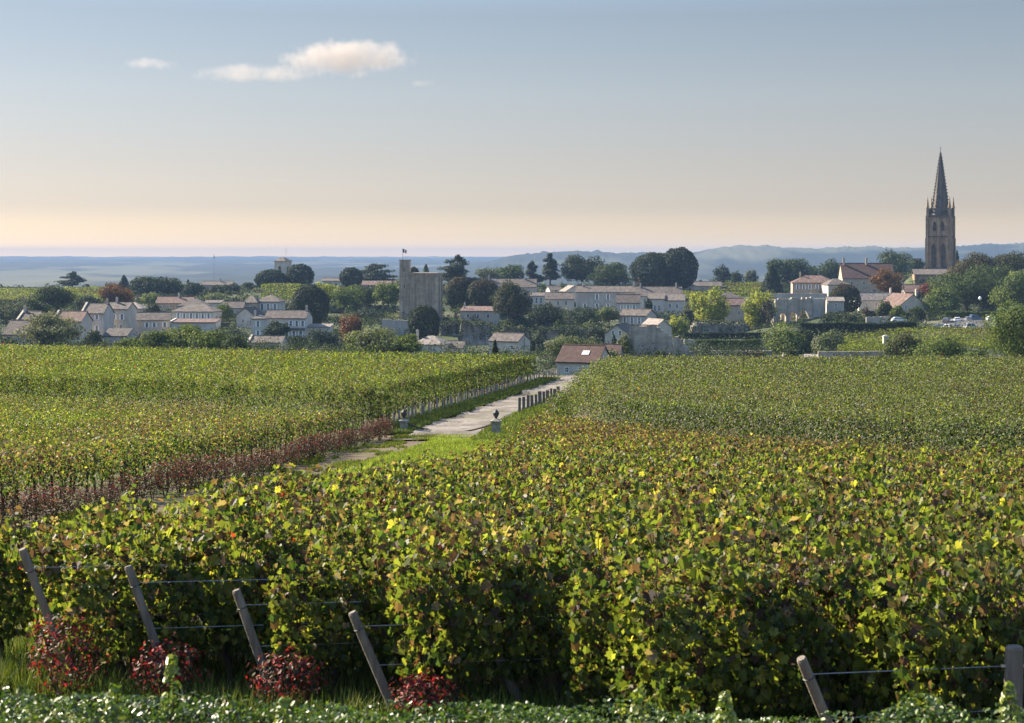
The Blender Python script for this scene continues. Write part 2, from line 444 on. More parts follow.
# ================================================================== tables of the town
# houses: name, label, px0, px1, base, eave, ridge, D, roof form, depth m, yaw deg, wall, roof,
#         windows [(row y, height, [x...], width, shutters)], extras
HOUSES = [
 ('house', 'low dark roofed house with pale wall at the left picture edge below the hillside field', 3, 26, 346, 334, 321, 420, 'eave', 8, -10, 'grey_wall', 'roof_dark', [(339, 3, [10, 19], 2, 0)], {}),
 ('house', 'small pale house with sunlit left parapet left of the silvery round tree', 17, 36, 340, 321, 312, 440, 'eave', 7, -14, 'white_wall', 'roof_dark', [(328, 4, [24], 2, 1)], {'parapet': 1, 'chimneys': [.05]}),
 ('house', 'pinkish roofed house with sunlit gable edge behind the silvery round tree', 53, 82, 346, 321, 312, 470, 'eave', 7, -12, 'cream_wall', 'roof_red', [(331, 8, [76], 3, 1)], {'parapet': 1}),
 ('house', 'tall pale stone house with four windows and sunlit left gable', 82, 104, 350, 313, 304, 480, 'eave', 8, -8, 'white_wall', 'roof_brown', [(317, 5, [88, 97], 3, 1), (328, 5, [88, 97], 3, 1)], {'parapet': 1, 'chimneys': [.95]}),
 ('house', 'tall cream house with arched pale windows and chimney above a dark lean-to', 106, 128, 350, 309, 303, 490, 'eave', 8, -6, 'cream_wall', 'roof_brown', [(317, 6, [114, 122], 3, 1), (327, 5, [115, 121], 2, 0)], {'chimneys': [.3]}),
 ('outbuilding', 'dark roofed lean-to with white eave below the tall cream house', 103, 127, 350, 336, 330, 470, 'mono', 5, -4, 'grey_wall', 'roof_dark', [(341, 3, [110, 118], 3, 0)], {}),
 ('house', 'brown roofed house with sunlit yellow gable and white shuttered windows', 129, 169, 338, 320, 313, 500, 'eave', 8, 12, 'cream_wall', 'roof_brown', [(325, 5, [147, 154, 164], 3, 1)], {}),
 ('house', 'grey curved roofed house behind the brown roofed shuttered one', 119, 142, 325, 309, 303, 540, 'hip', 8, 0, 'cream_wall', 'roof_pale', [(313, 3, [126, 134], 2, 0)], {}),
 ('house', 'white hip roofed house with a row of tall shuttered windows', 171, 214, 330, 312, 305, 520, 'hip', 9, -8, 'white_wall', 'roof_brown', [(316, 6, [178, 184, 191, 197, 203, 209], 2, 1)], {}),
 ('outbuilding', 'long white low wing with red roof in front of the row of tall shutters', 171, 216, 335, 322.5, 320, 495, 'mono', 6, -4, 'white_wall', 'roof_red', [], {'parapet': 1}),
 ('house', 'red roofed house left one under the tree line', 156, 175, 315, 303, 297, 600, 'eave', 8, 0, 'tan_wall', 'roof_red', [(307, 3, [161, 168], 2, 0)], {}),
 ('house', 'red roofed house right one under the tree line', 176, 192, 315, 303, 297.5, 590, 'eave', 8, 0, 'grey_wall', 'roof_red', [(307, 3, [183], 2, 0)], {'chimneys': [.05]}),
 ('house', 'house with a dark slate hip roof behind the row of tall shutters', 178, 206, 315, 306, 299.5, 560, 'hip', 9, 0, 'grey_wall', 'roof_dark', [(309, 3, [188, 196], 2, 0)], {}),
 ('house', 'white flat fronted house beside the bright bush below the tree line', 204, 221, 315, 303, 301, 600, 'mono', 6, 0, 'white_wall', 'roof_brown', [(308, 3, [209, 216], 2, 0)], {}),
 ('house', 'brown roofed long house half hidden right of the bright bush', 222, 243, 318, 308, 302, 570, 'eave', 8, 0, 'cream_wall', 'roof_dark', [(312, 3, [228, 237], 2, 0)], {}),
 ('house', 'small white gabled house with one dark window', 236, 254, 328, 315, 308, 520, 'gable', 9, -12, 'white_wall', 'roof_dark', [(321, 4, [243], 3, 0)], {}),
 ('house', 'upper white house with three tall shuttered windows and brown roof', 256, 280, 318, 302, 296, 580, 'hip', 8, -6, 'white_wall', 'roof_brown', [(307, 7, [262, 268, 275], 3, 1)], {}),
 ('house', 'tan roofed barn left of the upper shuttered house', 243, 257, 318, 303, 296.5, 575, 'hip', 9, 0, 'tan_wall', 'roof_brown', [(308, 3, [250], 2, 0)], {}),
 ('house', 'long two storey white house with two rows of tall shutters', 264, 306, 342, 318, 311, 500, 'eave', 8, -8, 'white_wall', 'roof_dark', [(323.5, 6, [291, 297, 303], 3, 1), (334, 7, [268, 281, 287, 294, 301], 3, 1)], {'chimneys': [.95], 'band': 329}),
 ('house', 'narrow white wing with stacked windows joined to the long white house', 251, 264, 340, 319, 316, 490, 'hip', 6, -8, 'white_wall', 'roof_brown', [(324, 6, [258], 3, 1), (333, 5, [258], 3, 1)], {'chimneys': [.1]}),
 ('outbuilding', 'low white outbuilding with two small windows at the vineyard edge', 249, 282, 356, 342.5, 337, 440, 'eave', 7, -6, 'white_wall', 'roof_brown', [(345, 3, [265, 275], 2, 0)], {'parapet': 1}),
 ('outbuilding', 'pale low extension with flat roof right of the long white house', 306, 330, 340, 327, 325, 500, 'mono', 5, -4, 'cream_wall', 'roof_pale', [(331, 3, [312, 319], 2, 0)], {}),
 ('house', 'low pale farmhouse on the ridge between the round dark trees', 322, 346, 290, 281, 278.5, 780, 'eave', 8, 0, 'white_wall', 'roof_brown', [(284, 3, [328, 336], 2, 0)], {'chimneys': [.7]}),
 ('outbuilding', 'long red roofed barn on the ridge left of the keep', 362, 402, 292, 285, 281, 780, 'eave', 9, 0, 'tan_wall', 'roof_red', [(287, 2, [372, 384], 2, 0)], {}),
 ('outbuilding', 'long tiled shed seen over the dark tree line on the left', 200, 232, 295, 285, 281.5, 860, 'eave', 9, 0, 'tan_wall', 'roof_brown', [(288, 3, [208, 222], 2, 0)], {'chimneys': [.6]}),
 ('house', 'white house with broken reddish roof at the foot of the keep', 412, 442, 360, 345, 337, 410, 'hip', 8, -14, 'white_wall', 'roof_pale', [(350, 3, [424, 434], 2, 0)], {'chimneys': [.03]}),
 ('house', 'low white wing with shuttered doors right of the broken reddish roof', 440, 463, 360, 347.5, 342, 415, 'eave', 6, -8, 'white_wall', 'roof_brown', [(351.5, 6, [445, 450, 455, 460], 2, 1)], {}),
 ('house', 'flat red roofed terrace house on the cliff edge right of the keep', 460, 496, 326, 311, 307.5, 560, 'mono', 8, -8, 'grey_wall', 'roof_red', [(316, 4, [468, 478, 488], 3, 0)], {'chimneys': [.08]}),
 ('house', 'white gabled house with grey side wall behind the small cypress', 489, 518, 362, 341, 334.5, 400, 'eave', 7, -26, 'white_wall', 'roof_brown', [(347, 4, [512], 2, 0)], {'cross': 1}),
 ('house', 'long brown roofed house along the ridge under the conifers', 476, 536, 300, 287, 279, 690, 'eave', 10, -4, 'grey_wall', 'roof_brown', [(292, 4, [485, 498, 510, 522], 2, 0)], {'chimneys': [.2, .8]}),
 ('house', 'small white house with three tall openings on the hillside', 529, 544, 312, 296, 293.5, 620, 'mono', 6, -6, 'white_wall', 'roof_brown', [(300.5, 6, [532.5, 536.5, 541], 2, 0)], {}),
 ('house', 'long terrace house with pale wall right of the three tall openings', 542, 574, 314, 299, 293, 630, 'eave', 8, 0, 'cream_wall', 'roof_brown', [(303, 4, [550, 558, 566], 2, 0)], {}),
 ('house', 'sunlit white narrow house between ridge roofs', 550, 562, 304, 290, 286.5, 680, 'eave', 7, 14, 'white_wall', 'roof_brown', [(292, 4, [556], 2, 0)], {}),
 ('house', 'pale roofed house left of the large grey townhouse', 566, 582, 306, 291, 286, 670, 'gable', 8, 16, 'cream_wall', 'roof_pale', [(296, 3, [573], 2, 0)], {}),
 ('townhouse', 'large grey stone townhouse with tall pale windows on the hill', 576, 640, 318, 292, 286.5, 650, 'eave', 10, -4, 'grey_wall', 'roof_brown', [(297, 6, [597, 608, 620, 632], 2.5, 1), (306, 5, [585, 597, 608], 2.5, 1)], {'chimneys': [.1, .9]}),
 ('house', 'dark roofed white house in front of the large grey townhouse', 617, 640, 318, 302.5, 295, 590, 'eave', 8, -4, 'white_wall', 'roof_dark', [(307.5, 5, [622, 628, 634], 2, 1)], {}),
 ('house', 'wide brown roofed house on the ridge below the giant dome trees', 636, 682, 312, 296, 287, 640, 'eave', 11, -4, 'cream_wall', 'roof_brown', [(301, 5, [645, 655], 2, 0)], {'chimneys': [.1, .88]}),
 ('house', 'white ivy sided house below the wide brown roof', 648, 664, 318, 299, 294.5, 600, 'mono', 7, -6, 'white_wall', 'roof_brown', [(308, 6, [655, 659], 1.6, 0)], {}),
 ('house', 'white house with two dark windows right of the ivy sided house', 665, 684, 322, 300.5, 295.5, 600, 'mono', 7, -10, 'white_wall', 'roof_brown', [(306, 4, [670, 677], 2, 0), (313, 5, [669], 2, 0)], {}),
 ('house', 'white house with three pale windows and beige right gable', 619, 646, 340, 315.5, 310, 520, 'eave', 8, -28, 'white_wall', 'roof_brown', [(320.5, 7, [625, 632, 639], 2.2, 1)], {}),
 ('outbuilding', 'sunlit sloping roof shed behind the ruined stone block', 655, 672, 340, 327, 320, 470, 'gable', 9, 24, 'cream_wall', 'roof_pale', [(331, 3, [662], 2, 0)], {}),
 ('house', 'small white gable fronted house left of the ruined stone block', 605, 628, 346, 334, 325, 430, 'gable', 10, -20, 'white_wall', 'roof_brown', [(333, 5, [613, 620], 1.8, 0), (340, 3, [616], 2, 0)], {}),
 ('farmhouse', 'maroon roofed white house with skylight at the end of the track', 557, 597, 384, 361.5, 347, 285, 'eave', 7, -24, 'white_wall', 'roof_maroon', [(370, 5, [567, 579], 3.2, 0), (370, 4, [589], 3, 0)], {'skylight': 1, 'gable_win': 1}),
 ('outbuilding', 'dark red roofed annex right behind the maroon roofed house', 600, 619, 372, 354, 346, 320, 'eave', 7, -10, 'tan_wall', 'roof_maroon', [(361, 4, [608], 2.5, 0)], {}),
 ('house', 'pale lit roofed ridge house right of the giant dome trees', 671, 700, 296, 286, 281.5, 740, 'hip', 9, 10, 'cream_wall', 'roof_pale', [(289, 3, [680, 690], 2, 0)], {'chimneys': [.5]}),
 ('house', 'low brown ridge house beside the pale lit roof', 694, 722, 296, 286, 282, 760, 'eave', 9, 0, 'tan_wall', 'roof_brown', [(289, 3, [703, 713], 2, 0)], {}),
 ('house', 'tan house with stepped red roof between the two yellow green trees', 719, 747, 330, 305, 299, 560, 'eave', 9, 8, 'tan_wall', 'roof_red', [(313, 5, [729, 739], 2, 0)], {}),
 ('house', 'small dormered brown house behind the stepped red roof', 719, 742, 312, 298.5, 293, 600, 'hip', 8, 0, 'white_wall', 'roof_dark', [(302, 3, [727, 735], 2, 0)], {}),
 ('townhouse', 'tiled mansion with a row of white windows above the ruined arches', 793, 836, 300, 283, 276, 650, 'hip', 11, -6, 'tan_wall', 'roof_red', [(287, 5, [798, 804, 810, 817, 824], 2, 1)], {'chimneys': [.2]}),
 ('house', 'brown hip roofed wing right of the row of white windows', 828, 850, 300, 285, 279, 640, 'hip', 9, 6, 'cream_wall', 'roof_brown', [(289, 3, [836, 844], 2, 0)], {}),
 ('manor', 'large manor with a steep dark red roof and two chimneys', 843, 894, 300, 278, 263.5, 720, 'eave', 14, -4, 'tan_wall', 'roof_maroon', [(283, 4, [852, 864, 878], 2, 0)], {'chimneys': [.06, .5], 'bigchim': 1}),
 ('outbuilding', 'low pale shed left of the brown topped round tree', 828, 844, 316, 301, 297.5, 520, 'eave', 6, -4, 'grey_wall', 'roof_pale', [(305, 3, [836], 2, 0)], {}),
 ('house', 'long pale roofed house with sunlit pink wall behind shrubs', 858, 898, 320, 300, 293, 560, 'eave', 8, 12, 'cream_wall', 'roof_pale', [(305, 4, [866, 876], 2, 0)], {'chimneys': [.95]}),
 ('house', 'sunlit gable fronted house with reddish roof below the steeple', 896, 930, 322, 307, 294.5, 540, 'gable', 12, 20, 'cream_wall', 'roof_red', [(307, 4, [905], 2, 0)], {'chimneys': [.9]}),
 ('house', 'red roofed house under the steeple left of the red tree', 905, 932, 304, 292, 285, 640, 'eave', 9, 0, 'grey_wall', 'roof_red', [(296, 3, [913, 923], 2, 0)], {}),
 ('house', 'dark roofed house right of the orange tree', 892, 912, 304, 290, 282, 660, 'hip', 9, 0, 'grey_wall', 'roof_dark', [(294, 3, [900], 2, 0)], {}),
 ('house', 'roof edge of a tan house behind the trees at the right edge', 995, 1030, 282, 273, 268.5, 640, 'eave', 9, 0, 'tan_wall', 'roof_pale', [], {}),
]

DG = (.030, .042, .018)      # leaf colours
MG = (.060, .088, .024)
LG = (.14, .175, .036)
YG = (.30, .31, .045)
OL = (.15, .158, .10)
RU = (.105, .045, .024)
OR = (.145, .075, .022)
BL = (.026, .040, .024)
# trees: name, label, px, base, top, width, D, form, tint, tint of some clumps
TREES = [
 ('round_tree', 'silvery olive green round tree at the vineyard edge on the left', 50, 352, 313, 50, 330, 'broad', OL, (.15, .155, .09)),
 ('tree', 'dark green broad tree below the hillside field on the left', 57, 312, 286, 38, 560, 'broad', DG, MG),
 ('cedar_tree', 'flat layered cedar on the skyline above the hillside field', 72, 290, 272.5, 24, 880, 'cedar', BL, DG),
 ('conifer_tree', 'small pointed conifer on the skyline above the rusty tree', 124, 290, 275.5, 13, 860, 'cone', BL, DG),
 ('tree', 'rusty brown broad tree above the tall pale houses', 116, 312, 284, 30, 600, 'broad', RU, OR),
 ('tree', 'dark tree mass on the left part of the tree line behind the red roofs', 148, 300, 277, 34, 760, 'broad', BL, DG),
 ('tree', 'tallest rounded tree in the tree line behind the red roofs', 172, 300, 278.5, 28, 770, 'broad', DG, MG),
 ('tree', 'spiky dark tree in front of the long tiled shed', 194, 302, 283, 22, 740, 'broad', BL, DG),
 ('conifer_tree', 'thin pointed conifer in the tree line left of the tiled shed roof', 188, 300, 280, 9, 770, 'cone', BL, DG),
 ('tree', 'dark rounded tree under the tiled shed roof', 213, 303, 286, 24, 730, 'broad', BL, DG),
 ('tree', 'dark tree at the right end of the tiled shed', 231, 304, 284, 20, 740, 'broad', BL, DG),
 ('tree', 'dark low tree ending the tree line left of the bell tower', 248, 302, 283, 22, 740, 'broad', BL, DG),
 ('shrub', 'pale yellowish shrub under the tree line above the white houses', 152, 304, 293, 20, 640, 'bush', LG, OL),
 ('shrub', 'olive shrub under the tree line above the dark slate roof', 214, 302, 293, 18, 640, 'bush', OL, LG),
 ('shrub', 'bright yellow green bush among the white houses on the left', 222, 322, 304, 22, 530, 'bush', LG, MG),
 ('shrub', 'dark conical tree between the brown and the red roofs', 153, 322, 304, 18, 530, 'bush', BL, DG),
 ('bush', 'leafy sunlit bush at the left end of the row along the vineyard top', 133, 354, 338, 34, 300, 'bush', MG, LG),
 ('bush', 'second leafy sunlit bush in the row along the vineyard top', 158, 354, 331, 36, 305, 'bush', MG, LG),
 ('bush', 'tallest leafy sunlit bush in the row along the vineyard top', 187, 354, 325.5, 40, 310, 'bush', MG, LG),
 ('bush', 'wide leafy sunlit bush right of the tallest one along the vineyard top', 213, 354, 329, 38, 305, 'bush', MG, LG),
 ('bush', 'darker leafy bush at the right end of the row along the vineyard top', 234, 354, 336, 28, 300, 'bush', DG, MG),
 ('shrub', 'dark shrub below the tall pale stone house', 92, 352, 331, 20, 420, 'bush', BL, DG),
 ('shrub', 'shaded shrub at the foot of the dark lean-to', 122, 354, 341, 16, 400, 'bush', DG, MG),
 ('domed_tree', 'dark conical dome tree in front of the square bell tower', 271, 290, 269.5, 32, 740, 'round', BL, BL),
 ('domed_tree', 'large dark dome tree right of the square bell tower', 300, 290, 264, 28, 745, 'round', BL, BL),
 ('domed_tree', 'big dark egg shaped tree above the long white house', 310, 330, 285, 38, 540, 'round', BL, BL),
 ('domed_tree', 'dark dome tree beside the low pale ridge farmhouse', 351, 289, 267.5, 23, 745, 'round', BL, BL),
 ('pine_tree', 'flat topped pine cluster on the ridge left of the keep', 377, 288, 264.5, 40, 800, 'cedar', BL, DG),
 ('tree', 'yellowish green tree on the slope right of the egg shaped tree', 326, 310, 283, 24, 620, 'broad', LG, YG),
 ('tree', 'mid green shrubby tree in the middle of the slope left of the keep', 348, 312, 286, 30, 610, 'broad', MG, LG),
 ('tree', 'dark green shrubby tree left of the keep', 368, 310, 288, 26, 620, 'broad', DG, MG),
 ('tree', 'yellow topped tree touching the left side of the keep', 388, 310, 283, 24, 610, 'broad', LG, MG),
 ('shrub', 'dark hedge-like shrub under the low wall left of the keep', 372, 324, 309, 40, 580, 'bush', BL, DG),
 ('shrub', 'rusty red leaved tree in the hollow left of the keep', 350, 352, 315, 22, 470, 'broad', RU, OR),
 ('shrub', 'deep shaded shrub right of the long white house', 322, 356, 330, 32, 450, 'bush', BL, BL),
 ('shrub', 'shaded shrub in front of the long white house', 296, 352, 336, 30, 450, 'bush', BL, DG),
 ('tree', 'dark spreading tree standing before the long white house', 277, 345, 322, 24, 470, 'broad', BL, DG),
 ('tree', 'large light green spreading tree at the vineyard edge below the keep', 372, 362, 329, 48, 300, 'broad', LG, OL),
 ('tree', 'second light green tree beside the large one below the keep', 402, 362, 335, 36, 305, 'broad', LG, MG),
 ('tree', 'dark dense tree against the front of the keep', 424, 345, 305, 32, 480, 'round', BL, DG),
 ('tree', 'brown round tree peeping behind the keep roof', 414, 284, 267, 11, 640, 'round', RU, BL),
 ('conifer_tree', 'grey conifer peeping above the keep roof', 426, 284, 264.5, 11, 660, 'cone', OL, DG),
 ('cedar_tree', 'large layered cedar right of the keep', 456, 296, 257, 40, 700, 'cedar', BL, DG),
 ('domed_tree', 'left one of the two brown crowned round trees right of the keep', 459, 312, 277, 27, 590, 'round', BL, (.06, .048, .026)),
 ('domed_tree', 'right one of the two brown crowned round trees right of the keep', 483, 312, 279.5, 34, 585, 'round', BL, (.06, .048, .026)),
 ('tree', 'large shaded tree with lit left side over the red terrace roof', 508, 328, 283, 42, 540, 'broad', DG, (.075, .075, .045)),
 ('tree', 'round sunlit tree on the ridge behind the long brown roof', 488, 290, 268, 22, 820, 'broad', MG, OL),
 ('tree', 'wide sunlit tree on the ridge above the long brown roof', 509, 290, 265.5, 30, 830, 'broad', MG, DG),
 ('conifer_tree', 'bushy conifer left one of the ridge conifers', 532, 290, 262, 18, 820, 'cedar', BL, DG),
 ('conifer_tree', 'tallest spiky conifer on the ridge', 550, 290, 254.5, 25, 825, 'cedar', DG, BL),
 ('tree', 'wide feathery dark tree right of the tallest ridge conifer', 582, 290, 256, 42, 830, 'broad', BL, DG),
 ('tree', 'mid green low tree left of the giant dome trees', 611, 292, 263.5, 38, 800, 'broad', MG, DG),
 ('domed_tree', 'giant dark dome tree left of the pair', 655, 292, 252.5, 50, 740, 'round', BL, BL),
 ('domed_tree', 'giant dark dome tree taller one of the pair', 679, 292, 247.5, 38, 735, 'round', BL, BL),
 ('shrub', 'reddish dark shrub under the giant dome trees', 640, 296, 279, 14, 690, 'bush', (.05, .03, .025), BL),
 ('shrub', 'dark shrub bank on the cliff below the three tall openings', 548, 330, 305, 38, 560, 'bush', BL, DG),
 ('shrub', 'dark shrub bank on the cliff below the large grey townhouse', 582, 330, 309, 36, 550, 'bush', BL, DG),
 ('shrub', 'dark shrubs on the cliff left of the three tall openings', 520, 338, 316, 36, 540, 'bush', BL, DG),
 ('tree', 'rounded lit tree below the large grey townhouse', 609, 326, 307, 22, 520, 'broad', MG, OL),
 ('shrub', 'shadowy shrubs on the middle of the cliff above the maroon roof', 566, 348, 326, 34, 480, 'bush', BL, DG),
 ('shrub', 'shadowy shrubs left of the small white gable front', 595, 346, 328, 26, 450, 'bush', BL, DG),
 ('shrub', 'shadowy shrub filling the hollow right of the white gabled house', 536, 356, 336, 26, 420, 'bush', BL, BL),
 ('tree', 'grey green leafy tree behind the maroon roof', 564, 366, 337, 46, 330, 'broad', OL, MG),
 ('cypress', 'small dark column cypress at the vineyard edge', 495, 360, 340.5, 9, 210, 'cone', DG, MG),
 ('shrub', 'little conical shrub before the small white gable front', 614, 348, 335, 7, 410, 'cone', DG, BL),
 ('shrub', 'sunlit climbing shrub on the left end of the ruined block', 625, 356, 334, 15, 345, 'bush', OL, LG),
 ('shrub', 'grey green shrub right of the maroon roofed house', 612, 368, 350, 14, 310, 'bush', MG, OL),
 ('shrub', 'small dark shrub at the foot of the ruined block', 660, 360, 351, 13, 320, 'bush', DG, MG),
 ('shrub', 'dark ivy shrub on the gable left of the white two windowed house', 649, 318, 299, 8, 560, 'bush', BL, DG),
 ('shrub', 'yellow lit shrub left of the larger yellow green tree', 679, 340, 316, 20, 480, 'bush', LG, YG),
 ('conifer_tree', 'drooping grey conifer left of the larger yellow green tree', 690, 330, 303, 18, 520, 'cedar', DG, OL),
 ('tree', 'larger bright yellow green tree on the terrace', 709, 336, 289, 36, 500, 'broad', YG, LG),
 ('tree', 'smaller bright yellow green tree right of the stepped red roof', 758, 334, 292, 32, 505, 'broad', YG, LG),
 ('tree', 'dark skyline tree above the hillside vines, left one', 722, 292, 266, 16, 900, 'broad', BL, DG),
 ('tree', 'small skyline tree above the hillside vines, middle one', 736, 292, 272, 14, 920, 'broad', BL, DG),
 ('tree', 'pale skyline tree above the hillside vines, right one', 751, 292, 270.5, 13, 900, 'broad', DG, OL),
 ('tree', 'dark pointed tree left of the tiled mansion', 772, 298, 266, 26, 680, 'cone', BL, BL),
 ('tree', 'broad dark tree behind the tiled mansion', 787, 292, 259.5, 46, 800, 'broad', BL, MG),
 ('tree', 'rounded tree behind the mansion left of the manor', 829, 288, 260, 24, 860, 'broad', DG, MG),
 ('tree', 'low tree left of the rounded one behind the mansion', 813, 288, 266, 14, 870, 'broad', DG, BL),
 ('domed_tree', 'brown topped dark round tree right of the ruined arches', 845, 318, 284, 31, 540, 'round', BL, (.06, .048, .026)),
 ('tree', 'orange brown autumn tree in front of the manor', 887, 300, 269.5, 30, 620, 'broad', OR, RU),
 ('tree', 'broad green tree left of the steeple', 898, 285, 252, 32, 860, 'broad', MG, DG),
 ('tree', 'low green tree between the broad tree and the steeple', 917, 284, 259, 18, 870, 'broad', DG, MG),
 ('shrub', 'deep red leaved tree under the steeple', 930, 298, 282, 22, 610, 'bush', (.14, .028, .02), RU),
 ('conifer_tree', 'small dark conifer just right of the steeple', 957, 276, 251, 8, 800, 'cone', BL, BL),
 ('tree', 'brown topped tree right of the steeple', 978, 290, 254, 46, 640, 'broad', (.07, .055, .025), DG),
 ('tree', 'brownish broad tree at the right edge below the skyline', 1010, 290, 253.5, 50, 650, 'broad', (.06, .055, .025), DG),
 ('tree', 'large mid green tree above the parked cars', 966, 318, 272, 62, 560, 'broad', MG, DG),
 ('tree', 'dark green tree behind the street lamp', 992, 318, 266, 60, 570, 'broad', DG, MG),
 ('tree', 'sunlit green tree left of the parked cars', 944, 318, 287, 36, 540, 'bush', MG, LG),
 ('tree', 'lighter green tree at the right edge above the car park', 1020, 320, 272, 48, 540, 'broad', MG, LG),
 ('tree', 'big leafy green tree in front of the car park at the right edge', 1019, 372, 304, 60, 250, 'broad', MG, LG),
 ('tree', 'brownish left part bush in the bush group before the hillside vines', 903, 370, 334, 46, 280, 'bush', (.06, .06, .028), MG),
 ('tree', 'green right part bush in the bush group before the hillside vines', 938, 372, 338, 58, 275, 'bush', MG, LG),
 ('shrub', 'green shrub leading up to the big leafy tree at the right edge', 976, 372, 350, 36, 265, 'bush', MG, LG),
 ('bush', 'tall sunlit bush left of the sloping road', 787, 362, 325, 46, 380, 'bush', MG, LG),
 ('bush', 'shaded right half bush beside the tall sunlit one', 806, 360, 329, 26, 385, 'bush', DG, BL),
 ('bush', 'grey green bush on the wall right of the sloping road', 829, 358, 331, 30, 370, 'bush', MG, OL),
 ('shrub', 'purplish shrub left in the shrubs before the long pale roof', 868, 322, 308, 16, 500, 'bush', (.075, .05, .035), DG),
 ('shrub', 'tall green shrub in the middle of the shrubs before the long pale roof', 884, 322, 300, 16, 505, 'bush', DG, MG),
 ('shrub', 'light green shrub before the sunlit gable front', 899, 320, 306, 16, 500, 'bush', MG, LG),
 ('shrub', 'dark shrub right of the sunlit gable front', 916, 322, 307, 22, 500, 'bush', DG, MG),
 ('shrub', 'dark shrub below the low pale shed', 838, 326, 312, 30, 490, 'bush', BL, DG),
 ('shrub', 'pale shrub in the garden behind the dark clipped hedge', 855, 324, 312, 18, 490, 'bush', OL, MG),
 ('shrub', 'pinkish bare shrub on the left end of the ruined arches', 768, 326, 300, 12, 500, 'bush', (.09, .06, .045), OL),
 ('shrub', 'low dark shrub at the foot of the left edge houses', 8, 352, 338, 22, 380, 'bush', BL, DG),
 ('tree', 'green shrub bank left one under the hillside field', 10, 324, 303, 34, 540, 'bush', DG, OL),
 ('tree', 'green shrub bank right one under the hillside field', 34, 322, 300, 34, 550, 'bush', MG, DG),
 ('shrub', 'dark hedge shrubs right of the broad dark tree above the pale houses', 88, 312, 296, 30, 600, 'bush', BL, DG),
]
HEDGES = [
 ('hedge', 'dark clipped hedge on the long terrace wall below the ruined arches', 800, 915, 323, 341, 420, 2.0, BL),
 ('hedge', 'upper dark hedge line on the terrace below the yellow green trees', 684, 764, 333, 341, 430, 1.6, BL),
 ('hedge', 'lower rounded green hedge along the terrace wall', 695, 760, 340, 352, 380, 2.0, MG),
 ('hedge', 'low pale hedge of dry stems at the vineyard edge', 735, 764, 352, 359, 330, 1.2, (.16, .13, .07)),
 ('hedge', 'green hedge along the road above the car park', 945, 1000, 312, 319, 490, 1.6, MG),
 ('hedge', 'dark hedge strip along the top of the hillside field on the left', -12, 108, 287.5, 291, 860, 3.0, BL),
 ('hedge', 'dark hedge under the low pale wall left of the keep', 318, 398, 311, 320, 600, 2.0, BL),
]
WALLS = [
 ('stone_wall', 'long low pale wall on the slope left of the keep', 300, 399, 305.5, 312, 620, .6, 'cream_wall'),
 ('stone_wall', 'low dark grey wall at the foot of the keep', 382, 412, 320, 334, 500, .8, 'grey_wall'),
 ('stone_wall', 'low beige rubble wall beside the sloping road at the vineyard top', 818, 884, 352, 366, 300, .5, 'rubble'),
 ('stone_wall', 'terrace wall under the dark clipped hedge', 800, 915, 340, 344, 418, .6, 'grey_wall'),
 ('stone_wall', 'grey terrace wall under the lower rounded hedge', 690, 772, 351, 362, 375, .7, 'grey_wall'),
 ('stone_wall', 'long grey garden wall below the low pale shed', 866, 888, 317, 326, 470, .6, 'grey_wall'),
 ('stone_wall', 'short pale wall stub in front of the hillside vines on the right', 950, 978, 349, 366, 285, .6, 'rubble'),
 ('stone_wall', 'dark terrace wall under the upper hedge line', 684, 764, 340, 348, 428, .7, 'grey_wall'),
 ('stone_wall', 'long grey wall above the ruined arches', 770, 827, 293.5, 304, 560, .7, 'grey_wall'),
]

# control points for the land of the town
ctrl = []
for h in HOUSES:
    p = at((h[2] + h[3]) / 2, h[4], h[7]); ctrl.append((p.x, p.y, p.z))
for t in TREES:
    p = at(t[2], t[3], t[6]); ctrl.append((p.x, p.y, p.z))
for px, py, D in [(20, 291, 850), (20, 303, 690), (90, 290, 850), (90, 303, 690), (-150, 292, 850), (-150, 303, 700), (-200, 345, 450),
                  (920, 329, 430), (920, 353, 310), (970, 331, 430), (980, 352, 310), (850, 352, 320), (850, 345, 380),
                  (960, 331, 440), (960, 318, 490), (1100, 320, 480), (1100, 352, 300), (1150, 285, 700), (930, 273, 720), (960, 274, 720),
                  (420, 320, 530), (440, 320, 530), (283, 287, 760), (720, 296, 650), (720, 284.5, 770), (690, 285, 770), (760, 285, 770), (750, 297, 650),
                  (280, 287, 700), (300, 350, 480), (800, 327, 470), (820, 327, 470), (800, 358, 330), (700, 358, 330), (640, 360, 340),
                  (270, 288, 900), (500, 288, 900), (100, 290, 900), (900, 280, 900), (700, 288, 900), (1024, 282, 900)]:
    p = at(px, py, D); ctrl.append((p.x, p.y, p.z))
ctrl = np.array(ctrl)

HILLPX = np.array([(300, 262), (480, 260), (510, 256), (530, 253), (560, 251.5), (592, 250.5), (620, 252.5), (660, 253), (690, 252), (715, 249), (742, 244.5),
                   (760, 245.5), (800, 248.5), (830, 248), (860, 246.5), (880, 248.5), (905, 247), (930, 247), (960, 246.5), (990, 244.5), (1030, 243), (1200, 244), (1700, 240)], float)


def town_z(X, Y):
    out = np.empty_like(X)
    for i in range(0, len(X), 20000):
        x, y = X[i:i + 20000, None], Y[i:i + 20000, None]
        d2 = (x - ctrl[None, :, 0]) ** 2 + ((y - ctrl[None, :, 1]) * .9) ** 2 + 30.0
        w = d2 ** -1.7
        out[i:i + 20000] = (w * ctrl[None, :, 2]).sum(1) / w.sum(1)
    return out


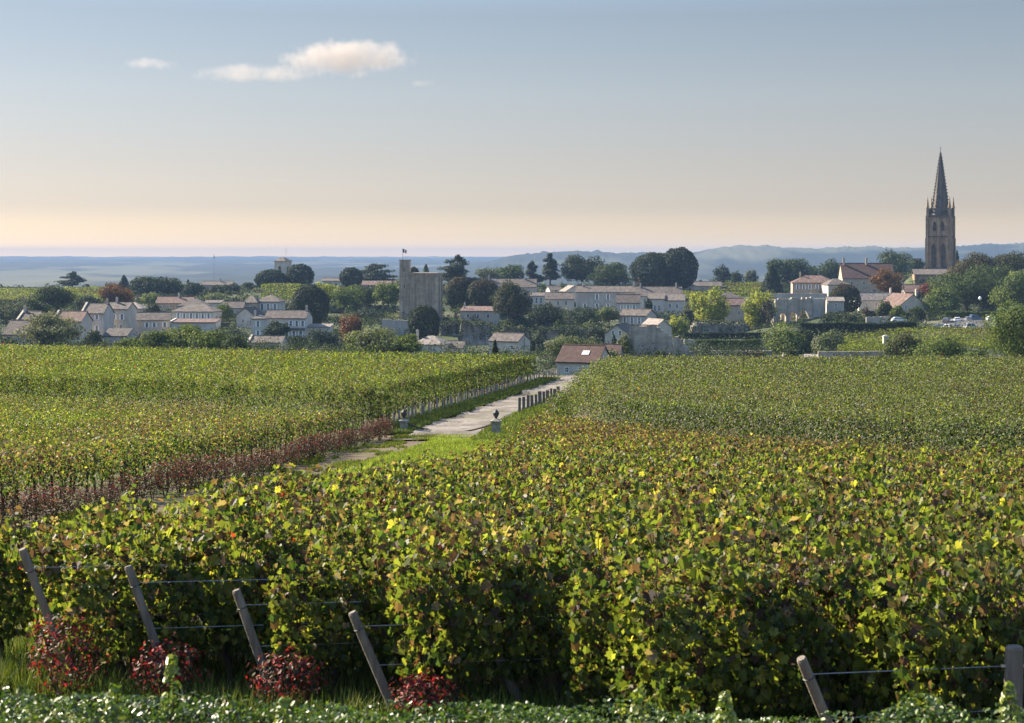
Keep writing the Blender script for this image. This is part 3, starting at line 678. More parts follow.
def land(X, Y):
    X, Y = np.asarray(X, float), np.asarray(Y, float)
    z = near_z(Y).astype(float)
    z = z - .14 * np.clip(Y - (152 + np.maximum(0, 6 - X) * .95), 0, 60)
    m = (Y > 205) & (Y < 1150)
    if m.any():
        tz = town_z(X[m], Y[m])
        b = np.clip((Y[m] - 215) / 55, 0, 1); b = b * b * (3 - 2 * b)
        z[m] = z[m] * (1 - b) + tz * b
    f = Y >= 900
    if f.any():
        yf = Y[f]; px = X[f] / yf * F + CX
        plain = np.interp(yf, [900, 1300, 2200, 4500, 8000, 11500], [-20, -42, -48, -42, -24, -7])
        plain = plain + (fbm(X[f] / 900, yf / 500, 5) - .5) * 10 * np.clip((yf - 1500) / 2500, 0, 1)
        plain = plain + (vnoise(X[f] / 75, yf / 150, 15) ** 2) * 9 * np.clip((yf - 1500) / 1500, 0, 1)
        px45 = X[f] / 4600 * F + CX
        hz = (HY - np.interp(px45, HILLPX[:, 0], HILLPX[:, 1])) / F * 4600
        prof = np.exp(-((yf - 4600) / 700) ** 2)
        rough = fbm(X[f] / 30, yf / 300, 9) * 12 + (vnoise(X[f] / 11, yf / 150, 13) ** 2) * 5 - 8
        hill = plain + (np.maximum(hz + rough, plain) - plain) * prof * np.clip((px45 - 420) / 90, 0, 1)
        b = np.clip((yf - 900) / 240, 0, 1); b = b * b * (3 - 2 * b)
        z0 = np.where(yf < 1150, z[f], -30.0)
        z[f] = z0 * (1 - b) + hill * b
    return z


def ground_z(x, y):
    return float(land(np.array([x]), np.array([y]))[0])


# ------------------------------------------------------------------ the ground sheet
def tint_mat(name, nscale, amount, rough=.95, bump=.4, bdist=.1):
    m, n, l, p = new_mat(name)
    a = n.new('ShaderNodeAttribute'); a.attribute_name = 'tint'
    tc = n.new('ShaderNodeTexCoord')
    nz = n.new('ShaderNodeTexNoise'); nz.inputs['Scale'].default_value = nscale; nz.inputs['Detail'].default_value = 10
    nz.inputs['Roughness'].default_value = .7
    l.new(tc.outputs['Object'], nz.inputs['Vector'])
    mr = n.new('ShaderNodeMapRange'); mr.inputs['From Min'].default_value = .3; mr.inputs['From Max'].default_value = .7
    mr.inputs['To Min'].default_value = 1 - amount; mr.inputs['To Max'].default_value = 1 + amount
    l.new(nz.outputs['Fac'], mr.inputs['Value'])
    mu = n.new('ShaderNodeVectorMath'); mu.operation = 'SCALE'
    l.new(a.outputs['Color'], mu.inputs[0]); l.new(mr.outputs[0], mu.inputs['Scale'])
    l.new(mu.outputs[0], p.inputs['Base Color'])
    p.inputs['Roughness'].default_value = rough
    p.inputs['Specular IOR Level'].default_value = .15
    b = n.new('ShaderNodeBump'); b.inputs['Strength'].default_value = bump; b.inputs['Distance'].default_value = bdist
    l.new(nz.outputs['Fac'], b.inputs['Height']); l.new(b.outputs[0], p.inputs['Normal'])
    return m


def build_ground():
    us = np.concatenate([np.linspace(-1.3, -.4, 40), np.linspace(-.39, .39, 860), np.linspace(.4, 1.3, 40)])
    ys = np.geomspace(2.5, 11500, 620)
    U, Yg = np.meshgrid(us, ys)
    X, Y = (U * Yg).ravel(), Yg.ravel()
    Z = land(X, Y)
    n1, n2 = fbm(X / 1.3, Y / 1.3, 21), fbm(X / 60, Y / 45, 23)
    soil = np.array((.115, .085, .058)); grass = np.array((.085, .115, .030)); dry = np.array((.15, .125, .06))
    t = soil + (grass - soil) * np.clip((n1 - .42) * 5, 0, 1)[:, None]
    cor = (X > left_edge(Y) - .2) & (X < right_edge(Y) + .3) & (Y < 150)
    t[cor] = (grass * 1.0 + (dry - grass) * np.clip((n1 - .5) * 4, 0, 1)[:, None])[cor]
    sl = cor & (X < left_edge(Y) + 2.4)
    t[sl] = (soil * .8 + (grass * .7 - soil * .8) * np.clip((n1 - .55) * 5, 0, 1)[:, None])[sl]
    tn = Y > 215
    g1, g2, g3 = np.array((.03, .042, .018)), np.array((.062, .075, .03)), np.array((.12, .11, .075))
    tt = g1 + (g2 - g1) * np.clip((n2 - .35) * 3, 0, 1)[:, None]
    tt = tt + (g3 - tt) * np.clip((fbm(X / 25, Y / 25, 27) - .6) * 6, 0, 1)[:, None]
    t[tn] = tt[tn]
    far = Y > 1000
    f1, f2 = np.array((.014, .022, .02)), np.array((.07, .075, .054))
    nf = fbm(X / 420, Y / 900, 33, 5)
    tf = f1 + (f2 - f1) * (np.clip((nf - .54) * 12, 0, 1)[:, None])
    t[far] = tf[far]
    nx, ny = len(us), len(ys)
    idx = np.arange(nx * ny).reshape(ny, nx)
    f = np.stack([idx[:-1, :-1], idx[:-1, 1:], idx[1:, 1:], idx[1:, :-1]], -1).reshape(-1, 4)
    me = np_mesh('ground', np.stack([X, Y, Z], 1), None, t, None, f.ravel(), np.arange(0, f.size, 4))
    me.polygons.foreach_set('use_smooth', np.ones(len(f), bool))
    o = link('ground', me, tint_mat('ground_soil', 1.1, .45))
    tag(o, kind='structure')
    # the patch under and behind the viewpoint
    mb = MB(); mb.add([(-60, -60, -3.9), (60, -60, -3.9), (60, 4.2, -3.9), (-60, 4.2, -3.9)], [(0, 1, 2, 3)])
    o = mb.build('headland_ground', mottled('headland_ground', (.10, .075, .05), (.08, .10, .03), .8))
    tag(o, kind='structure')


build_ground()

# ------------------------------------------------------------------ the track between the blocks
PATH = [(76, -5.9, -1.9), (81, -5.3, -1.5), (87, -4.7, -1.0), (95, -3.4, .1), (105, -1.7, 1.7), (118, .2, 3.5), (132, 2.4, 5.4), (146, 4.6, 7.2), (170, 8.5, 10.8), (215, 15.5, 17.6)]


def build_path():
    P = np.array(PATH)
    ys = np.arange(76, 205, .12)
    l_, r_ = np.interp(ys, P[:, 0], P[:, 1]), np.interp(ys, P[:, 0], P[:, 2])
    k = 26
    tt = np.linspace(0, 1, k)
    Y = np.repeat(ys[:, None], k, 1)
    wob = (fbm(ys / 2.0, ys * 0, 41)[:, None] - .5) * .7
    X = l_[:, None] + (r_ - l_)[:, None] * tt[None, :] + wob
    sk = Y + X * .25
    rut = fbm(sk * 1.15, X * .16, 45, 3)
    zz = land(X.ravel(), Y.ravel()).reshape(X.shape) + .05 + (rut - .5) * .5
    edge = np.minimum(tt, 1 - tt)[None, :]
    zz = zz - .12 * np.clip(1 - edge * 14, 0, 1)
    n = fbm(X.ravel() * 1.2, Y.ravel() * 1.2, 47).reshape(X.shape)
    c1, c2, c3 = np.array((.125, .112, .098)), np.array((.21, .19, .168)), np.array((.065, .062, .04))
    t = c1 + (c2 - c1) * np.clip((n - .35) * 3, 0, 1)[..., None]
    g = np.clip((.42 - rut) * 7, 0, 1) * .6
    t = t + (c3 - t) * g[..., None]
    idx = np.arange(X.size).reshape(X.shape)
    f = np.stack([idx[:-1, :-1], idx[:-1, 1:], idx[1:, 1:], idx[1:, :-1]], -1).reshape(-1, 4)
    me = np_mesh('track', np.stack([X.ravel(), Y.ravel(), zz.ravel()], 1), None, t.reshape(-1, 3), None, f.ravel(), np.arange(0, f.size, 4))
    me.polygons.foreach_set('use_smooth', np.ones(len(f), bool))
    o = link('track', me, tint_mat('track_stone', 3, .25, .95, .5, .05))
    tag(o, kind='structure')


build_path()


END0, ENDD = np.array((-4.17, 15.7)), np.array((1.11, -.55))      # front ends of the rows


def front_line(X):
    return END0[1] + (X - END0[0]) * ENDD[1] / ENDD[0]


# grass in the corridor and at the foot of the near vines
def blades(name, X, Y, h, tints, wid=.02, dz=0.0):
    n = len(X)
    Z = land(X, Y) + dz
    a = rng.random(n) * 6.283
    lean = rng.normal(size=(n, 2)) * .35
    hh = h * (.5 + rng.random(n))
    w = wid * (.6 + .8 * rng.random(n))
    b0 = np.stack([X - np.cos(a) * w, Y - np.sin(a) * w, Z - .01], 1)
    b1 = np.stack([X + np.cos(a) * w, Y + np.sin(a) * w, Z - .01], 1)
    tp = np.stack([X + lean[:, 0] * hh, Y + lean[:, 1] * hh, Z + hh], 1)
    V = np.stack([b0, b1, tp], 1).reshape(-1, 3)
    return np_mesh(name, V, 3, np.repeat(tints, 3, 0))


def pal(n, cols, wts, jit=.2):
    c = np.array(cols)[rng.choice(len(cols), n, p=np.array(wts) / sum(wts))]
    return c * (1 + rng.normal(size=(n, 1)) * jit).clip(.5, 1.6)


def build_grass():
    n = 130000
    Y = 28 + 52 * rng.random(n) ** 1.0
    X = left_edge(Y) - .5 + (right_edge(Y) - left_edge(Y) + .8) * rng.random(n)
    keep = np.ones(n, bool)
    bare = (fbm(X / .9, Y / 1.6, 61) > .47) & (X < left_edge(Y) + 2.6)
    keep &= ~bare
    X, Y = X[keep], Y[keep]
    t = pal(len(X), [(.20, .27, .035), (.26, .31, .04), (.25, .23, .06), (.13, .18, .03)], [4, 4, .8, 2])
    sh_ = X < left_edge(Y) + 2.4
    t[sh_] *= .55  # grass darkened beside the left vines: their cast shade put into its colour
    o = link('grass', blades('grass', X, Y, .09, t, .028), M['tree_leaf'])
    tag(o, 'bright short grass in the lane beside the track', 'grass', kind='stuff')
    # verge beside the far track
    n = 60000
    Y = 80 + 62 * rng.random(n)
    P = np.array(PATH)
    l0, l1 = left_edge(Y) - .4, np.interp(Y, P[:, 0], P[:, 1]) + .25
    X = l0 + (l1 - l0) * rng.random(n)
    t = pal(n, [(.075, .11, .025), (.13, .16, .03), (.05, .08, .02)], [4, 2, 3])
    o = link('grass', blades('verge_grass', X, Y, .22, t, .05), M['tree_leaf'])
    tag(o, 'rough green verge between the pale stakes and the track', 'grass', kind='stuff')
    n = 26000
    Y = 76 + 40 * rng.random(n)
    l0, l1 = np.interp(Y, P[:, 0], P[:, 2]) - .1, right_edge(Y) + .2
    X = l0 + (l1 - l0) * rng.random(n)
    t = pal(n, [(.12, .16, .03), (.17, .20, .035), (.07, .10, .02)], [4, 2, 2])
    o = link('grass', blades('verge_grass', X, Y, .15, t, .05), M['tree_leaf'])
    tag(o, 'green grass between the track and the right hand vines', 'grass', kind='stuff')
    # under the near vines
    n = 110000
    X = -10 + 15.5 * rng.random(n); Y = 9.5 + 21 * rng.random(n)
    kk = (X < right_edge(Y) + 1.5) | (Y < front_line(X) + 3); X, Y = X[kk], Y[kk]; n = len(X)
    t = pal(n, [(.07, .10, .025), (.12, .135, .035), (.17, .145, .075), (.04, .06, .018)], [4, 3, 2, 3])
    o = link('grass', blades('headland_grass', X, Y, .10, t, .009), M['tree_leaf'])
    n = 26000
    X = -7 + 13 * rng.random(n); Y = front_line(X) - .2 + 3.2 * rng.random(n) ** 1.5
    kk = fbm(X / .6, Y / .6, 111) > .42; X, Y = X[kk], Y[kk]
    t2_ = pal(len(X), [(.08, .12, .025), (.13, .16, .035), (.16, .15, .05), (.05, .08, .02)], [4, 3, 1, 2])
    o2 = link('weeds', blades('weeds', X, Y, .26, t2_, .012), M['tree_leaf'])
    tag(o2, 'tall green weeds under the ends of the nearest vine rows', 'weeds', kind='stuff')
    tag(o, 'short grass and dry stalks at the foot of the nearest vines', 'grass', kind='stuff')


build_grass()

# ------------------------------------------------------------------ vines
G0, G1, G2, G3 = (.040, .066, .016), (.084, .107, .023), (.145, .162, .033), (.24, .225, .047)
B0, B1, B2 = (.062, .036, .028), (.10, .064, .043), (.17, .128, .083)
VCOL = np.array([G0, G1, G2, G3, B0, B1, B2, (.22, .03, .02)])


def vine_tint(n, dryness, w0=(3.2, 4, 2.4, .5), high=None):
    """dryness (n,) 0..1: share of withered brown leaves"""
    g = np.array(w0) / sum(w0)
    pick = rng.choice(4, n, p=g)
    if high is not None:                       # dark greens low, yellow on top: shade of the row sides put into colour
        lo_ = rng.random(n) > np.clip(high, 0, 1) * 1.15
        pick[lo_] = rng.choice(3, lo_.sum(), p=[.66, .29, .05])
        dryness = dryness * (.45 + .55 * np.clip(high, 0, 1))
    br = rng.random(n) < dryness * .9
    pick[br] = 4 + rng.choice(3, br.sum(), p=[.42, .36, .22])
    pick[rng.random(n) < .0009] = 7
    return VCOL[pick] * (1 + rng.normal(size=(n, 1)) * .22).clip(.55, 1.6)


def vine_leaf_points(n, half=.55, thick=.24, z0=.5, z1=1.62, shoots=.1):
    """leaves of one vine in its own frame: x along the row"""
    x = (rng.random(n) * 2 - 1) * half
    u = rng.random(n)
    z = z0 + (z1 - z0) * u ** .8
    prof = thick * (.55 + .75 * np.sin(np.clip((z - z0) / (z1 - z0), 0, 1) * 2.6 + .3))
    side = rng.choice([-1, 1], n)
    y = side * prof * (1 - .6 * rng.random(n) ** 2)
    sh = rng.random(n) < shoots
    z[sh] = z1 + rng.random(sh.sum()) ** 1.6 * .33
    y[sh] *= .6
    bump = .10 * np.sin(x * 7 + 1.3) + .06 * np.sin(x * 17)
    z = z + bump * (z > 1.2)
    nrm = np.stack([rng.normal(size=n) * .55, y / thick * 1.1 + rng.normal(size=n) * .35, .35 + .5 * (z > z1 - .2) + rng.normal(size=n) * .4], 1)
    return np.stack([x, y, z], 1), nrm


DOWN = np.array((0, 0, -1.0))
ROW_H = R(90 - 76)                      # rows of the near right block run 76 degrees right of the view
vine_foliage = []
for i in range(9):
    p, nr = vine_leaf_points(2000, .62, .28, .38, 1.34, .12)
    dry = np.clip(.15 + .28 * (p[:, 2] - .9), .06, .6) + (.1 if i > 5 else 0)
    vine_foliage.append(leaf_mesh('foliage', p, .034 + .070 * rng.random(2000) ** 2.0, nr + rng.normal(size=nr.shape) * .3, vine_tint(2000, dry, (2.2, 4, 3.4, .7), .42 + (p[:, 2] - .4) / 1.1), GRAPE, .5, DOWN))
    vine_foliage[-1].materials.append(M['vine_leaf'])
vine_trunks = []
for i in range(5):
    mb = MB()
    pts = [(0, 0, -.15)]
    for k in range(5):
        pts.append((pts[-1][0] + rnd.uniform(-.06, .06), rnd.uniform(-.04, .04), -.15 + .17 * (k + 1)))
    mb.tube(pts, [.045, .04, .034, .036, .03, .034], 7)
    tip = pts[-1]
    for sgn in (-1, 1):
        mb.tube([tip, (tip[0] + sgn * .2, .02, .80), (tip[0] + sgn * .5, rnd.uniform(-.04, .04), .78)], [.022, .016, .01], 6)
    for k in range(9):
        x0 = rnd.uniform(-.5, .5)
        mb.tube([(x0, 0, .78), (x0 + rnd.uniform(-.1, .1), rnd.uniform(-.12, .12), 1.2), (x0 + rnd.uniform(-.2, .2), rnd.uniform(-.2, .2), 1.7)], [.006, .005, .003], 4)
    for k in range(4):
        x0 = rnd.uniform(-.2, .2)
        mb.tube([(x0 * .4, 0, .25), (x0, rnd.uniform(-.15, .15), .5), (x0 * 1.7, rnd.uniform(-.25, .25), .72)], [.007, .006, .004], 4)
    o = mb.build('trunk', M['vine_bark'])
    vine_trunks.append(o.data)
    bpy.data.objects.remove(o)

RDIR = np.array((math.cos(ROW_H), math.sin(ROW_H)))
RNRM = np.array((-RDIR[1], RDIR[0]))




def block_split(X):             # far edge of the near right block
    return 75 + (X - 2.5) * (44 - 75) / (14 - 2.5)


def rows(hdg, spacing, step, inside, xr, yr, jit=.1):
    """plant positions on parallel rows inside a region"""
    d = np.array((math.sin(R(hdg)), math.cos(R(hdg)))); nrm = np.array((-d[1], d[0]))
    c = np.array(((xr[0] + xr[1]) / 2, (yr[0] + yr[1]) / 2))
    L = math.hypot(xr[1] - xr[0], yr[1] - yr[0]) / 2 + 2
    a = np.arange(-L, L, spacing); b = np.arange(-L, L, step)
    A, B = np.meshgrid(a, b, indexing='ij')
    B = B + (rng.random(A.shape[0]) * step)[:, None] + rng.normal(size=A.shape) * jit * .5
    A = A + rng.normal(size=A.shape) * .03
    P = c + A[..., None] * nrm + B[..., None] * d
    P = P.reshape(-1, 2)
    return P[inside(P[:, 0], P[:, 1])]


fr = lambda X, Y, m: np.abs(X) < .335 * Y + m
P_near = rows(76, .97, 1.0, lambda X, Y: (X > right_edge(Y)) & (Y > front_line(X) + .6) & (Y < block_split(X) - 3.0) & fr(X, Y, 2.5), (-8, 30), (8, 78))
P_farR = rows(162, 1.15, 1.05, lambda X, Y: (X > right_edge(Y)) & (Y > block_split(X) + 1.6) & (Y < 148) & fr(X, Y, 5), (0, 60), (20, 150))
P_leftN = rows(7.5, 1.1, 1.0, lambda X, Y: (X < left_edge(Y) - .45) & (Y > 28) & (Y < 82 + (X + 8.8) * -.72 - 3.6) & (Y < 100) & fr(X, Y, 4), (-40, 0), (26, 104))
P_leftF = rows(9.3, 1.15, 1.05, lambda X, Y: (X < left_edge(Y) - .5) & (Y > 82 + (X + 8.8) * -.72 + 1.5) & (Y < 141 + (3 - X) * .9) & fr(X, Y, 6), (-80, 30), (70, 205))

# the 300 vines that show largest stand as plants of their own
order = np.argsort(P_near[:, 1] + .001 * np.abs(P_near[:, 0]))
vis = [i for i in order if abs(P_near[i, 0]) < .325 * P_near[i, 1] + .3]
near_ids = vis[:296]
VG = 'grapevines in the nearest rows behind the leaning posts'
for i in near_ids:
    x, y = P_near[i]
    e = empty('grapevine', (x, y, ground_z(x, y)), ROW_H + (math.pi if rnd.random() < .5 else 0) + rnd.uniform(-.08, .08))
    s = rnd.uniform(.94, 1.1)
    e.scale = (s, s, s * rnd.uniform(.95, 1.08))
    tag(e, 'leafy green grapevine with some brown leaves, deep in the nearest rows behind the leaning posts', 'grapevine', VG)
    if y - front_line(x) < 1.0:
        e['label'] = 'grapevine at the front end of its row, trunk and hanging leaves beside a leaning post'
        e['group'] = 'grapevines at the front ends of the nearest rows'
    link('foliage', rnd.choice(vine_foliage), None, e)
    link('trunk', rnd.choice(vine_trunks), None, e)
rest = np.ones(len(P_near), bool); rest[near_ids] = False


def mass_leaves(P, hdg, per_px, hgt, dryf, w0, minsize=.10, px=1.8, dens=1.0, zfun=None):
    """leaves for many vines at once; coarser with distance"""
    if zfun is None: zfun = near_z
    D = P[:, 1]
    size = np.maximum(minsize, px * D / F)
    cnt = np.maximum(14, dens * 34 * (.115 / size) ** 1.55 * 3.2).astype(int)
    idx = np.repeat(np.arange(len(P)), cnt)
    n = len(idx)
    pts, nr = vine_leaf_points(n, .58, .30, .45, hgt - .17, .12)
    up = rng.random(n) < .22                        # more of them on top, where they show
    pts[up, 2] = hgt - .25 + .28 * rng.random(up.sum()); pts[up, 1] *= .8
    a = R(90 - hdg); c, s = math.cos(a), math.sin(a)
    vary = (fbm(P[:, 0] / 1.4, P[:, 1] / 1.4, 71, 2) - .5) * .5
    X = P[idx, 0] + pts[:, 0] * c - pts[:, 1] * s
    Y = P[idx, 1] + pts[:, 0] * s + pts[:, 1] * c
    Z = zfun(Y) if zfun is near_z else zfun(X, Y)
    Z = Z + pts[:, 2] * (1 + vary[idx] * .35)
    N = np.stack([nr[:, 0] * c - nr[:, 1] * s, nr[:, 0] * s + nr[:, 1] * c, nr[:, 2]], 1)
    dry = dryf(X, Y)
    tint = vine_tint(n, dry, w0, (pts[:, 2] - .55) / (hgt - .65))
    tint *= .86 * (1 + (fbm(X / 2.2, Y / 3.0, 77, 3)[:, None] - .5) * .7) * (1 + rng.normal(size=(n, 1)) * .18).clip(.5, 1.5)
    return np.stack([X, Y, Z], 1), size[idx] * (.75 + .5 * rng.random(n)), N, tint


dry_near = lambda X, Y: np.clip(.30 + .30 * np.clip((Y - 18) / 25, 0, 1) + (fbm(X / 4, Y / 6, 81) - .5) * 1.1, .06, .8)
dry_leftN = lambda X, Y: np.clip(.30 + (fbm(X / 5, Y / 7, 83) - .5) * 1.2, .05, .75)
dry_far = lambda X, Y: np.clip(.15 + (fbm(X / 9, Y / 12, 85) - .5) * .5, .03, .4)
def near_edge(P, lim):
    return P[(left_edge(P[:, 1]) - P[:, 0]) < lim]


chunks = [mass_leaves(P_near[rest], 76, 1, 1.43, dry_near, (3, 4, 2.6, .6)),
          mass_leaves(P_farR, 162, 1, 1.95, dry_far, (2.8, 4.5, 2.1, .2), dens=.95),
          mass_leaves(near_edge(P_leftF, 1.75), 9.3, 1, 2.1, dry_far, (10, 1.5, .2, 0), dens=2.6),  # extra dark leaves: shade of the track-side face put into colour
          mass_leaves(near_edge(P_leftN, 1.6), 7.5, 1, 1.5, dry_leftN, (6, 3, .8, 0), dens=1.3),  # lane side of the near left block, shade coloured in more mildly
          mass_leaves(P_leftF[(P_leftF[:, 1] - (82 + (P_leftF[:, 0] + 8.8) * -.72 + 1.5)) < 1.5], 9.3, 1, 2.1, dry_far, (10, 1, 0, 0), dens=2.4),  # darkest greens only, painting the front face as if shaded
          mass_leaves(P_farR[(P_farR[:, 1] - block_split(P_farR[:, 0]) - 1.6) < 3.2], 162, 1, 2.0, dry_far, (10, 2, 0, 0), dens=2.2),  # front of the far right block, its dark shaded band put into leaf colour
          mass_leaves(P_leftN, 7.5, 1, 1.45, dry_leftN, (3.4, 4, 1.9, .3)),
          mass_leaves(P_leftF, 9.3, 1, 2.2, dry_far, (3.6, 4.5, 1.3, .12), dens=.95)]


def hill_vines(px0, px1, D0, D1, spacing, hdg=95):
    x0, x1 = (min(px0, px1) - CX) / F, (max(px0, px1) - CX) / F
    return rows(hdg, spacing, 1.3, lambda X, Y: (X > x0 * Y) & (X < x1 * Y) & (Y > D0) & (Y < D1),
                (min(x0 * D0, x0 * D1), max(x1 * D0, x1 * D1)), (D0, D1))


for (a, b, d0, d1, sp) in [(-15, 107, 690, 850, 3.2), (262, 300, 660, 740, 3.2), (676, 768, 650, 768, 3.0), (838, 1000, 305, 420, 2.2), (668, 690, 680, 760, 3.0)]:
    Pv = hill_vines(a, b, d0, d1, sp)
    chunks.append(mass_leaves(Pv, 95, 1, 1.6, lambda X, Y: np.clip((fbm(X / 30, Y / 20, 87) - .5) * 1.4, 0, .5), (1.5, 4, 3.5, .6), px=1.4, zfun=land))
pos = np.concatenate([c[0] for c in chunks]); siz = np.concatenate([c[1] for c in chunks])
nrm_ = np.concatenate([c[2] for c in chunks]); tin = np.concatenate([c[3] for c in chunks])
print('vine leaves', len(pos), 'plants', len(P_near), len(P_farR), len(P_leftN), len(P_leftF))
V, k, st = leaf_geo(pos, siz, nrm_, KITE, .3)
V1, T1 = V, np.repeat(tin, k, 0)
# trunks along the edges that face the lane
edge_pts = np.concatenate([P_leftN[(left_edge(P_leftN[:, 1]) - P_leftN[:, 0]) < 3.5], P_leftF[((left_edge(P_leftF[:, 1]) - P_leftF[:, 0]) < 2.5) & (P_leftF[:, 1] < 150)],
                           P_near[rest & (P_near[:, 1] < 30)]])
tv, tf_ = [], []
for x, y in edge_pts:
    z = float(near_z(y)); w = .035
    b = len(tv)
    jx, jy = rnd.uniform(-.1, .1), rnd.uniform(-.1, .1)
    for (zz, ww, ox, oy) in ((-.1, w, 0, 0), (.85, w * .7, jx, jy)):
        for sx, sy in ((-1, -1), (1, -1), (1, 1), (-1, 1)):
            tv.append((x + ox + sx * ww, y + oy + sy * ww, z + zz))
    for q in range(4):
        tf_.append((b + q, b + (q + 1) % 4, b + 4 + (q + 1) % 4, b + 4 + q))
tv = np.array(tv); tf_ = np.array(tf_, np.int32)
nv0 = len(V1)
Vall = np.concatenate([V1, tv]); Tall = np.concatenate([T1, np.full((len(tv), 3), .08)])
faces = np.concatenate([np.arange(nv0, dtype=np.int32), (tf_ + nv0).ravel()])
starts = np.concatenate([st, nv0 + np.arange(0, tf_.size, 4)])
mi = np.concatenate([np.zeros(len(st), np.int32), np.ones(len(tf_), np.int32)])
vm = np_mesh('grapevines', Vall, None, Tall, mi, faces, starts)
o = link('grapevines', vm, [M['vine_leaf'], M['vine_bark']])
tag(o, 'mass of grapevine rows filling the fields beyond the nearest vines', 'vineyard', kind='stuff')
del V, V1, T1, Vall, Tall, pos, nrm_, tin

# ------------------------------------------------------------------ posts, wires and red bushes in front
def lean_post(name, label, base, top, rad=.044):
    """round timber leaning from base to top, with a slanted cut"""
    b, t = Vector(base), Vector(top)
    e = empty(name, b)
    mb = MB()
    d = t - b
    mb.tube([d * -.12, d * .3, d * .7, d * .985, d], [rad * 1.05, rad, rad * .97, rad * .93, rad * .78], 12)
    mb.build('shaft', M['post_wood'], e)
    w = MB()
    q = d * .86
    a = d.normalized(); s1 = a.orthogonal().normalized(); s2 = a.cross(s1)
    ring = [q + (s1 * math.cos(6.2832 * k / 10) + s2 * math.sin(6.2832 * k / 10)) * (rad * .96 + .004) for k in range(11)]
    w.tube(ring, .005, 5)
    w.build('wire_tie', M['dark_metal'], e)
    tag(e, label, 'post', 'leaning end posts of the nearest rows')
    return e


def ground_hit(px, py):
    """distance where the ray through a pixel meets the near ground"""
    lo, hi = 6.0, 120.0
    for _ in range(60):
        m = (lo + hi) / 2
        if -(py - HY) / F * m > float(near_z(m)): lo = m
        else: hi = m
    return lo


posts = [  # base pixel, top pixel, how much nearer the top is, label
 ((90, 692), (22, 549), .35, 'tall leaning timber post leftmost of the row end posts, bare to its cut top'),
 ((183, 696), (128, 566), .1, 'leaning timber post rising out of leaves behind the second red bush from the left'),
 ((284, 706), (236, 590), .1, 'leaning timber post half hidden by leaves above the third red bush from the left'),
 ((404, 722), (352, 612), .1, 'leaning timber post between the third and fourth red bushes, only its foot bare'),
 ((524, 738), (474, 606), .3, 'leaning timber post mostly buried in dark leaves below the picture middle'),
 ((845, 775), (801, 658), .28, 'short leaning timber post with a yellow leaved vine at its left side'),
]
post_tops = []
for (bp, tp, near, lab) in posts:
    Db = ground_hit(*bp)
    q = {90: -.35, 183: -.3, 524: .9, 845: -.4, 404: -.25}.get(bp[0], -.3)
    b = at(bp[0], bp[1], Db) + Vector((0, q, 0)); t = at(tp[0], tp[1], Db - near + q)
    lean_post('leaning_post', lab, b, t)
    post_tops.append((b, t))


for (b, t) in post_tops:
    for q in (.55, .88):
        a = b.lerp(t, q); L = 5.0
        mb = MB(); mb.tube([(0, 0, 0), Vector((RDIR[0] * L * .5, RDIR[1] * L * .5, -.085 * RDIR[1] * L * .5 - .01)), Vector((RDIR[0] * L, RDIR[1] * L, -.085 * RDIR[1] * L))], .0028, 4)
        o = mb.build('trellis_wire', M['wire']); o.location = a
        tag(o, 'thin wire running from a leaning end post into its vine row', 'wire', 'wires tied to the leaning end posts')


def straight_post(label, px, pytop, D, w=.05, m='dark_wood'):
    x = (px - CX) / F * D; z0 = ground_z(x, D); z1 = (HY - pytop) / F * D
    e = empty('vine_post', (x, D, z0))
    mb = MB(); mb.tube([(0, 0, -.2), (0.01, 0, (z1 - z0) * .6), (.02, 0, z1 - z0 - .02), (.02, 0, z1 - z0)], [w, w, w * .95, w * .8], 9)
    mb.build('shaft', M[m], e)
    nb = MB()
    for q in (.55, .86):
        nb.box(-w - .012, w + .03, -.012, .012, (z1 - z0) * q - .01, (z1 - z0) * q + .01)
    nb.build('wire_staple', M['wire'], e)
    tag(e, label, 'post')
    return Vector((x, D, z0)), Vector((x + .02, D, z1))


pa = straight_post('upright dark post with two wires, right behind the short leaning post', 823, 622, 13.6, .05)
pb = straight_post('thick grey upright post among leaves at the right picture edge', 1012, 646, 12.6, .075, 'post_wood')
pc = straight_post('dark upright post in the shade right of the picture middle', 661, 668, 14.0, .045)
pd = straight_post('slim grey upright post seen through leaves near the left edge', 74, 575, 16.6, .05, 'post_wood')
for (lab, za, zb) in (('upper trellis wire running right from the upright dark post', .62, .70), ('lower trellis wire running right from the upright dark post', .28, .34)):
    a = pa[0].lerp(pa[1], za); L = 3.6
    b = Vector((a.x + RDIR[0] * L, a.y + RDIR[1] * L, a.z - .085 * RDIR[1] * L))
    mb = MB(); mb.tube([(0, 0, 0), ((b - a) * .5 + Vector((0, 0, -.015))), (b - a)], .0035, 5)
    o = mb.build('trellis_wire', M['wire']); o.location = a
    tag(o, lab, 'wire')


